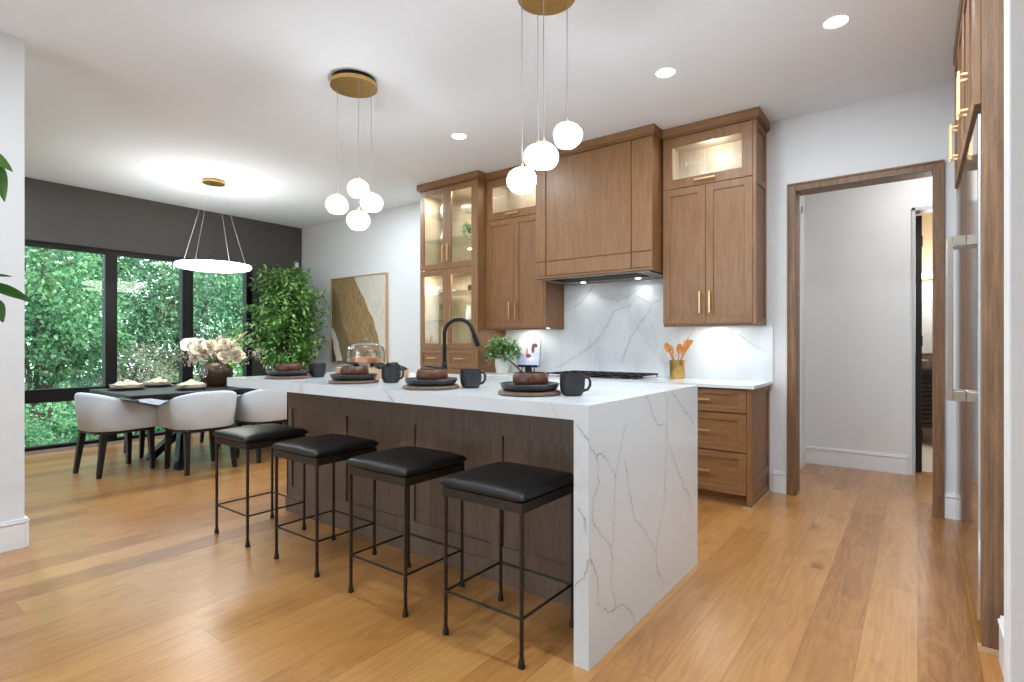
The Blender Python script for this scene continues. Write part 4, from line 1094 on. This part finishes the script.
def wineglass(loc, lab, g='wine glasses on the dining table'):
    t = thing('wine_glass', lab, 'wine glass', loc, 0, g)
    MB().lathe([(.036, 0), (.034, .003), (.006, .008), (.004, .02), (.004, .085), (.008, .095)], n=20).build('stem', M['crystal'], t, smooth=True)
    MB().lathe([(.008, .0955), (.030, .112), (.042, .140), (.042, .170), (.034, .205)], n=20).build('bowl', M['crystal'], t, smooth=True)
    t.children[1].data
    return t
wg = wineglass((-6.48, 2.20, TZ), 'clear wine glass between the two leftmost table settings')
dup(wg, (-6.02, 2.60, TZ), 0, 'clear wine glass standing in front of the dark vase')
dup(wg, (-6.20, 3.42, TZ), 0, 'left wine glass of the pair below the ficus tree', )
dup(wg, (-6.05, 3.47, TZ), 0, 'right wine glass of the pair below the ficus tree')
# vase with flowers
vz = thing('flower_vase', 'squat mottled dark brown vase holding cream flowers', 'vase', (-6.16, 2.78, TZ))
MB().lathe([(.075, 0), (.10, .01), (.145, .07), (.165, .135), (.155, .195), (.115, .240), (.095, .252), (.090, .245), (.13, .19), (.145, .13), (.0001, .03)], n=36, wob=lambda a, z: 1+.05*math.cos(a-1)+.03*math.sin(2*a)).build('vase', M['vase'], vz, smooth=True)
fb = thing('flower_bouquet', 'bouquet of cream roses, orchids and dried sprays in the dark vase', 'flowers', (-6.16, 2.78, TZ+.27))
cr = Vector((math.cos(TH), math.sin(TH), 0))      # across the view, used only to spread the bouquet wide
r = random.Random(12)
def blossom(c, rad, mt, seed, petals=18, facing=Vector((.9, -.35, .5))):
    rr = random.Random(seed); m = MB(); c = Vector(c); f = facing.normalized()
    for i in range(petals):
        k = i/petals; a = i*2.4; u = f.cross(Vector((0, 0, 1))).normalized(); w = u.cross(f)
        out = (u*math.cos(a)+w*math.sin(a))
        d = (out*(.25+k)+f*(1.1-k)).normalized()
        L = rad*(.60+.50*k); m.leaf(c-f*rad*.3+out*rad*.12*k, d, tuple(f), L, L*1.25, -.35+.6*k, 6, True)
    return m.build('blossom', mt, fb, smooth=True)
Bl = [(-.27, .17, .105, 'petalw'), (-.14, .13, .11, 'petal'), (-.05, .17, .08, 'petal'), (.05, .10, .085, 'petal'), (.02, .05, .075, 'petal'), (.14, .15, .07, 'petal'), (.20, .07, .085, 'petal'), (.12, .05, .07, 'petal'), (-.22, .03, .05, 'petalw'), (-.16, .21, .05, 'petalw'), (.10, .20, .06, 'petal')]
st_ = MB()
for i, (s_, z, rad, mt_) in enumerate(Bl):
    dep = r.uniform(-.09, .07); c_ = cr*s_+Vector((dep*-.6*-1, -dep*.8, z))
    blossom(c_, rad, M[mt_], 60+i); st_.tube([(0, 0, -.08), tuple(c_*.4), tuple(c_*.92)], .003, 5)
m = MB()
for i in range(60):
    k = i/60; p = cr*(.16+.20*k)+Vector((.02, -.03, .14+.17*k)); m.leaf(p, cr*r.uniform(.1, 1)+Vector((r.gauss(0, .5), r.gauss(0, .5), .8)), (0, 0, 1), .06*(1.1-k*.5), .022, .1, 3)
m.build('plume', M['petal'], fb, smooth=True)
m = MB()
for i in range(70):
    a = r.uniform(-1, 1); e = cr*(a*.36+(.12 if a > .9 else 0))+Vector((r.uniform(-.15, .15), r.uniform(-.15, .15), r.uniform(-.05, .26)*(1-abs(a)*.5)+.02))
    st_.tube([(0, 0, -.06), tuple(e*.5+Vector((0, 0, .03))), tuple(e)], [.002, .0015, .001], 4)
    for j in range(16):
        p = e+Vector((r.gauss(0, .025), r.gauss(0, .025), r.gauss(0, .025))); m.leaf(p, (r.gauss(0, 1), r.gauss(0, 1), r.gauss(0, 1)), (0, 0, 1), .022, .014, 0, 2)
for e in (cr*.42+Vector((0, 0, .08)), cr*.47+Vector((0, 0, .10)), cr*-.30+Vector((0, 0, -.02))):
    st_.tube([(0, 0, -.06), tuple(e*.5), tuple(e)], [.002, .0015, .001], 4)
    for j in range(50):
        p = e+Vector((r.gauss(0, .022), r.gauss(0, .022), r.gauss(0, .022))); m.leaf(p, (r.gauss(0, 1), r.gauss(0, 1), r.gauss(0, 1)), (0, 0, 1), .022, .014, 0, 2)
m.build('dried_sprays', M['spray'], fb); st_.build('stems', M['stem'], fb)

# ================================================================== LIGHT FITTINGS
# ring pendant
rp = thing('ring_pendant', 'glowing white ring pendant above the dining table', 'pendant lamp', (-6.33, 2.84, H))
MB().lathe([(.115, -.035), (.115, -.012), (.095, -.010), (.095, -.0005)], n=40).build('canopy', M['gold'], rp, smooth=True)
RZ = 2.095-H
m = MB(); RR = .385; vs = []; fs = []; n = 72; sec = [(RR-.045, -.030), (RR-.012, -.022), (RR, -.004), (RR-.01, .016), (RR-.045, .020), (RR-.05, 0)]
for i in range(n):
    a = 2*PI*i/n
    for (q, z) in sec: vs.append((q*math.cos(a), q*math.sin(a), RZ+z))
k = len(sec)
for i in range(n):
    for j in range(k): fs.append((i*k+j, ((i+1) % n)*k+j, ((i+1) % n)*k+(j+1) % k, i*k+(j+1) % k))
m.add(vs, fs); m.build('ring_diffuser', M['ring'], rp, smooth=True, angle=60)
MB().lathe([(.0001, -.056), (RR*.35, -.053), (RR*.7, -.042), (RR-.0455, -.027), (RR-.0455, .018), (.0001, .030)], (0, 0, RZ), 48).build('inner_diffuser', M['ring'], rp, smooth=True)
for a in (35, 125, 215, 305):
    a = math.radians(a+TH*57-35); 
    MB().tube([(.075*math.cos(a), .075*math.sin(a), -.03), ((RR-.03)*math.cos(a), (RR-.03)*math.sin(a), RZ+.018)], .0015, 6).build('cable', M['steelcable'], rp)
light('ring_light', 'AREA', (-6.33, 2.84, 2.01), 8, .75, (1, .97, .92))
# globe pendants
def globe_mesh(seed, r0=.075):
    def wob(a, z): return 1+(.05+.5*z)*math.cos(3*a+seed)+.03*math.cos(5*a+seed*2)
    pr = []
    for i in range(15):
        t = PI*i/14; z = -math.cos(t)*r0*.92; q = math.sin(t)*r0
        if t < .6: z += .012*math.cos(t/.6*PI/2)
        pr.append((max(q, .0001), z))
    return MB().lathe(pr, n=28, wob=wob)
def cluster(lab, loc, gl, disk):
    t = thing('globe_pendant', lab, 'pendant lamp', loc, 0, 'brass globe pendants over the island')
    MB().lathe([(disk-.012, -.030), (disk-.012, -.0005)], n=40).build('canopy_base', M['blackm'], t, smooth=True)
    MB().lathe([(disk, -.056), (disk, -.0302)], n=48).build('canopy_disk', M['gold'], t, smooth=True)
    for i, (dx_, dy_, z) in enumerate(gl):
        zt = z-H+.072
        cdo = MB().tube([(dx_, dy_, -.056), (dx_, dy_, zt+.012)], .0022, 6).build('cord', M['cord'], t)
        g = globe_mesh(i*1.7).xf(Matrix.Translation((dx_, dy_, z-H))).build('glass_globe', M['globe'], t, smooth=True, angle=80)
        MB().lathe([(.007, 0), (.007, .018), (.003, .026)], (dx_, dy_, zt-.006), 12).build('socket_cap', M['pgold'], g, smooth=True)
    return t
import itertools
Fv = Vector((-math.sin(TH), math.cos(TH))); Rv = Vector((math.cos(TH), math.sin(TH)))
def rel(f_, r_): q = Fv*f_+Rv*r_; return q.x, q.y
P1 = (-3.130, 2.337); P2 = (-1.525, 2.323)
cluster('brass disk pendant with four globes nearer the dining area', (*P1, H),
        [(*rel(.0, -.115), 2.186), (*rel(.085, .007), 2.322), (*rel(-.02, .126), 2.195), (*rel(-.09, .057), 2.055)], .159)
cluster('brass disk pendant with four globes nearer the camera, before the hood', (*P2, H),
        [(*rel(-.02, -.126), 2.053), (*rel(.08, -.040), 2.210), (*rel(-.09, -.020), 2.154), (*rel(.03, .109), 2.302)], .150)
for p, z in ((P1, 2.2), (P2, 2.2)): light('globe_light', 'POINT', (p[0], p[1], z-.16), 13.5, .07, (.88, .95, 1))
# recessed lamps and added fill lights
rl = thing('recessed_lamp', 'round recessed ceiling lamp above the glass hutch side', 'ceiling lamp', (-3.236, 3.527, H), 0, 'recessed lamps in the ceiling')
MB().lathe([(.062, -.003), (.066, -.001), (.066, -.0002), (.048, -.0002), (.050, -.003)], n=32).build('trim_ring', M['white_trim'], rl, smooth=True)
MB().lathe([(.0001, -.006), (.056, -.0055), (.060, -.0032)], n=32).build('lens', M['lamp'], rl, smooth=True)
dup(rl, (-1.363, 3.538, H), 0, 'round recessed ceiling lamp in front of the upper right cabinet')
dup(rl, (-.373, 3.561, H), 0, 'round recessed ceiling lamp nearest the top right of the photo')
for (x, y, e) in ((-3.236, 3.527, .6), (-1.363, 3.538, .55), (-.373, 3.561, .6), (-3.0, .6, .75), (-1.4, .4, .75), (-2.3, -1.2, .8), (-.6, -1.2, .8), (-.15, 1.75, 1.6), (-5.2, .9, 1.2), (-6.9, .9, 1.0), (-5.2, 3.9, 1.1)):  # lights at the fittings first, then ones without fittings added to brighten the room
    light('recessed_and_fill_light', 'AREA', (x, y, H-.012), LAMP_W*e, .10, (.81, .915, 1))
light('ring_uplight', 'AREA', (-6.33, 2.84, 2.13), 5, .7, (.95, .97, 1), rot=(PI, 0, 0))

# ================================================================== FRIDGE WALL (faces -X)
FX, FY0, FY1 = .192, 2.868, 4.36
fg = thing('refrigerator', 'tall stainless steel refrigerator columns in the right wall', 'refrigerator', ((FX+.8)/2+.1, (FY0+FY1)/2, 0)); org = fg.location.copy()
MB().box(FX+.03, FY0, .10, .85, FY1, 2.160).build('body', M['steel'], fg, origin=org)
ym = 3.58
for (a, b, hy_) in ((FY0+.001, ym-.002, ym-.055), (ym+.002, FY1-.001, ym+.055)):
    d_ = MB().box(FX, a, .11, FX+.0295, b, 2.150).build('door', M['steel'], fg, bev=.002, origin=org)
    m = MB().box(FX-.075, hy_-.014, .935, FX-.050, hy_+.014, 1.765)
    m.build('handle', M['nickel'], d_, bev=.003, origin=None).data.transform(Matrix.Translation(-org))
    m = MB().box(FX-.050, hy_-.014, .935, FX-.0005, hy_+.014, .985).box(FX-.050, hy_-.014, 1.715, FX-.0005, hy_+.014, 1.765)
    m.build('handle_bracket', M['nickel'], d_, bev=.002).data.transform(Matrix.Translation(-org))
MB().box(FX+.05, FY0, .0, .85, FY1, .099).build('toe_grille', M['blackm'], fg, origin=org)
# surround: near side panel, far side panel, cabinets above
sp = thing('refrigerator_surround', 'oak end panel and upper cabinets framing the refrigerator', 'cabinet', (.5, 3.6, 0)); org = sp.location.copy()
PX = .203
m = MB().box(PX, 2.842, 0, .95, FY0-.003, H-.001); m.build('end_panel', M['trim_oak'], sp, bev=.0015, origin=org)
m = MB().box(PX, 2.838, 0, PX+.018, 2.842, H-.002).box(PX+.034, 2.839, 0, PX+.052, 2.842, H-.002); m.build('panel_bead', M['trim_oak'], sp, origin=org)
MB().box(PX-.012, 2.832, 0, XR-.002, 2.8375, .022).box(PX-.012, 2.838, 0, PX-.001, FY0-.004, .022).build('shoe_moulding', M['crate'], sp, origin=org)
MB().box(PX+.01, FY1+.012, 0, .95, YW-.003, H-.001).build('far_panel', M['trim_oak'], sp, origin=org)
MB().box(PX, FY0-.002, 2.185, .9, FY1+.002, H-.06).build('upper_carcass', M['oak'], sp, origin=org)
def shaker_x(y0, y1, z0, z1, xf, parent):
    t_ = .02; s_ = .06; m = MB().box(xf, y0, z0, xf+t_, y0+s_, z1).box(xf, y1-s_, z0, xf+t_, y1, z1).box(xf, y0+s_, z0, xf+t_, y1-s_, z0+s_).box(xf, y0+s_, z1-s_, xf+t_, y1-s_, z1)
    m.box(xf+.009, y0+s_-.003, z0+s_-.003, xf+.016, y1-s_+.003, z1-s_+.003)
    return m.build('door', M['oak'], parent, bev=.0012, seg=1, origin=org)
seg = (FY1-FY0)/4
for i in range(4):
    y0 = FY0+i*seg+.0015; y1 = FY0+(i+1)*seg-.0015
    d_ = shaker_x(y0, y1, 2.190, 2.955, PX-.0205, sp)
    hy_ = (y1-.035) if i % 2 == 0 else (y0+.035)
    if i in (1, 3) or True:
        m = MB().box(PX-.0205-.040, hy_-.006, 2.27, PX-.0205-.028, hy_+.006, 2.47)
        for z in (2.288, 2.452): m.box(PX-.0205-.028, hy_-.005, z-.006, PX-.0206, hy_+.005, z+.006)
        o = m.build('handle', M['pgold'], d_, bev=.0015); o.data.transform(Matrix.Translation(-org))
MB().box(PX-.026, FY0-.002, 2.965, .9, FY1+.01, H-.001).build('crown_moulding', M['oakh'], sp, bev=.002, origin=org)

# ================================================================== RUBBER PLANT AT LEFT EDGE (mostly outside the frame)
def at(u, v, w): # a point given by its measured bearing and distance from the camera position
    p = Vector((0, 0, CH))+w*(Vector((-math.sin(TH), math.cos(TH), 0))+Vector((math.cos(TH), math.sin(TH), 0))*((u-512)/540)+Vector((0, 0, (343.5-v)/540)))
    return p
rb0 = at(-98, 343.5, 1.95); rb = thing('rubber_plant', 'potted plant with long glossy dark leaves reaching in at the left edge', 'potted plant', (rb0.x, rb0.y, 0)); off = Vector((rb0.x, rb0.y, 0))
MB().lathe([(.13, 0), (.15, .02), (.18, .32), (.185, .34), (.165, .34), (.16, .30), (.0001, .29)], n=32).build('pot', M['pot'], rb, smooth=True)
MB().lathe([(.158, .291), (.15, .30), (.0001, .305)], n=24).build('soil', M['soil'], rb, smooth=True)
tr = MB().tube([(0, 0, .29), (.02, .0, .9), (-.01, .01, 1.5), (.0, 0, 1.95)], [.016, .013, .010, .006], 8)
m = MB()
for (u0, v0, u1, v1, wd) in ((-16, 148, 11, 169, .036), (1, 166, 3, 200, .034), (-24, 276, 10, 274, .020), (-14, 283, 30, 299, .040), (-4, 300, 2, 321, .038)):
    a = at(u0, v0, 1.88)-off; b = at(u1, v1, 1.82)-off; d = b-a
    m.leaf(a, d, (.5, -.5, .7), d.length, wd*1.05, .06, 8); zb = a.z-.34; base_ = Vector((0, 0, zb)); mid_ = Vector((a.x*.45, a.y*.45, a.z-.14))
    tr.tube([base_, mid_, a], [.007, .005, .002], 6)
    for q in range(5):
        pp = base_.lerp(mid_, .45+.5*q/4) if q < 3 else mid_.lerp(a, (q-2)*.22)
        dd = Vector((math.cos(q*2.4+u0), math.sin(q*2.4+u0), .5)); dd = dd if dd.dot(Vector((math.cos(TH), math.sin(TH), 0))) < .3 else dd-2*dd.dot(Vector((math.cos(TH), math.sin(TH), 0)))*Vector((math.cos(TH), math.sin(TH), 0))
        m.leaf(pp, dd, (0, 0, 1), .10, .038, .2, 8)
r = random.Random(3)
lv = Vector((-math.cos(TH), -math.sin(TH), 0))
for i in range(70):
    z = .7+i/70*1.4; a = i*2.4; d = Vector((math.cos(a), math.sin(a), r.uniform(.0, .5)))
    L = r.uniform(.13, .20)
    p = Vector((0, 0, z))+d*.03; m.leaf(p, d, (0, 0, 1), L, L*.36, .25, 8)
m.build('foliage', M['leaf_rubber'], rb, smooth=True); tr.build('stems', M['stem'], rb, smooth=True)
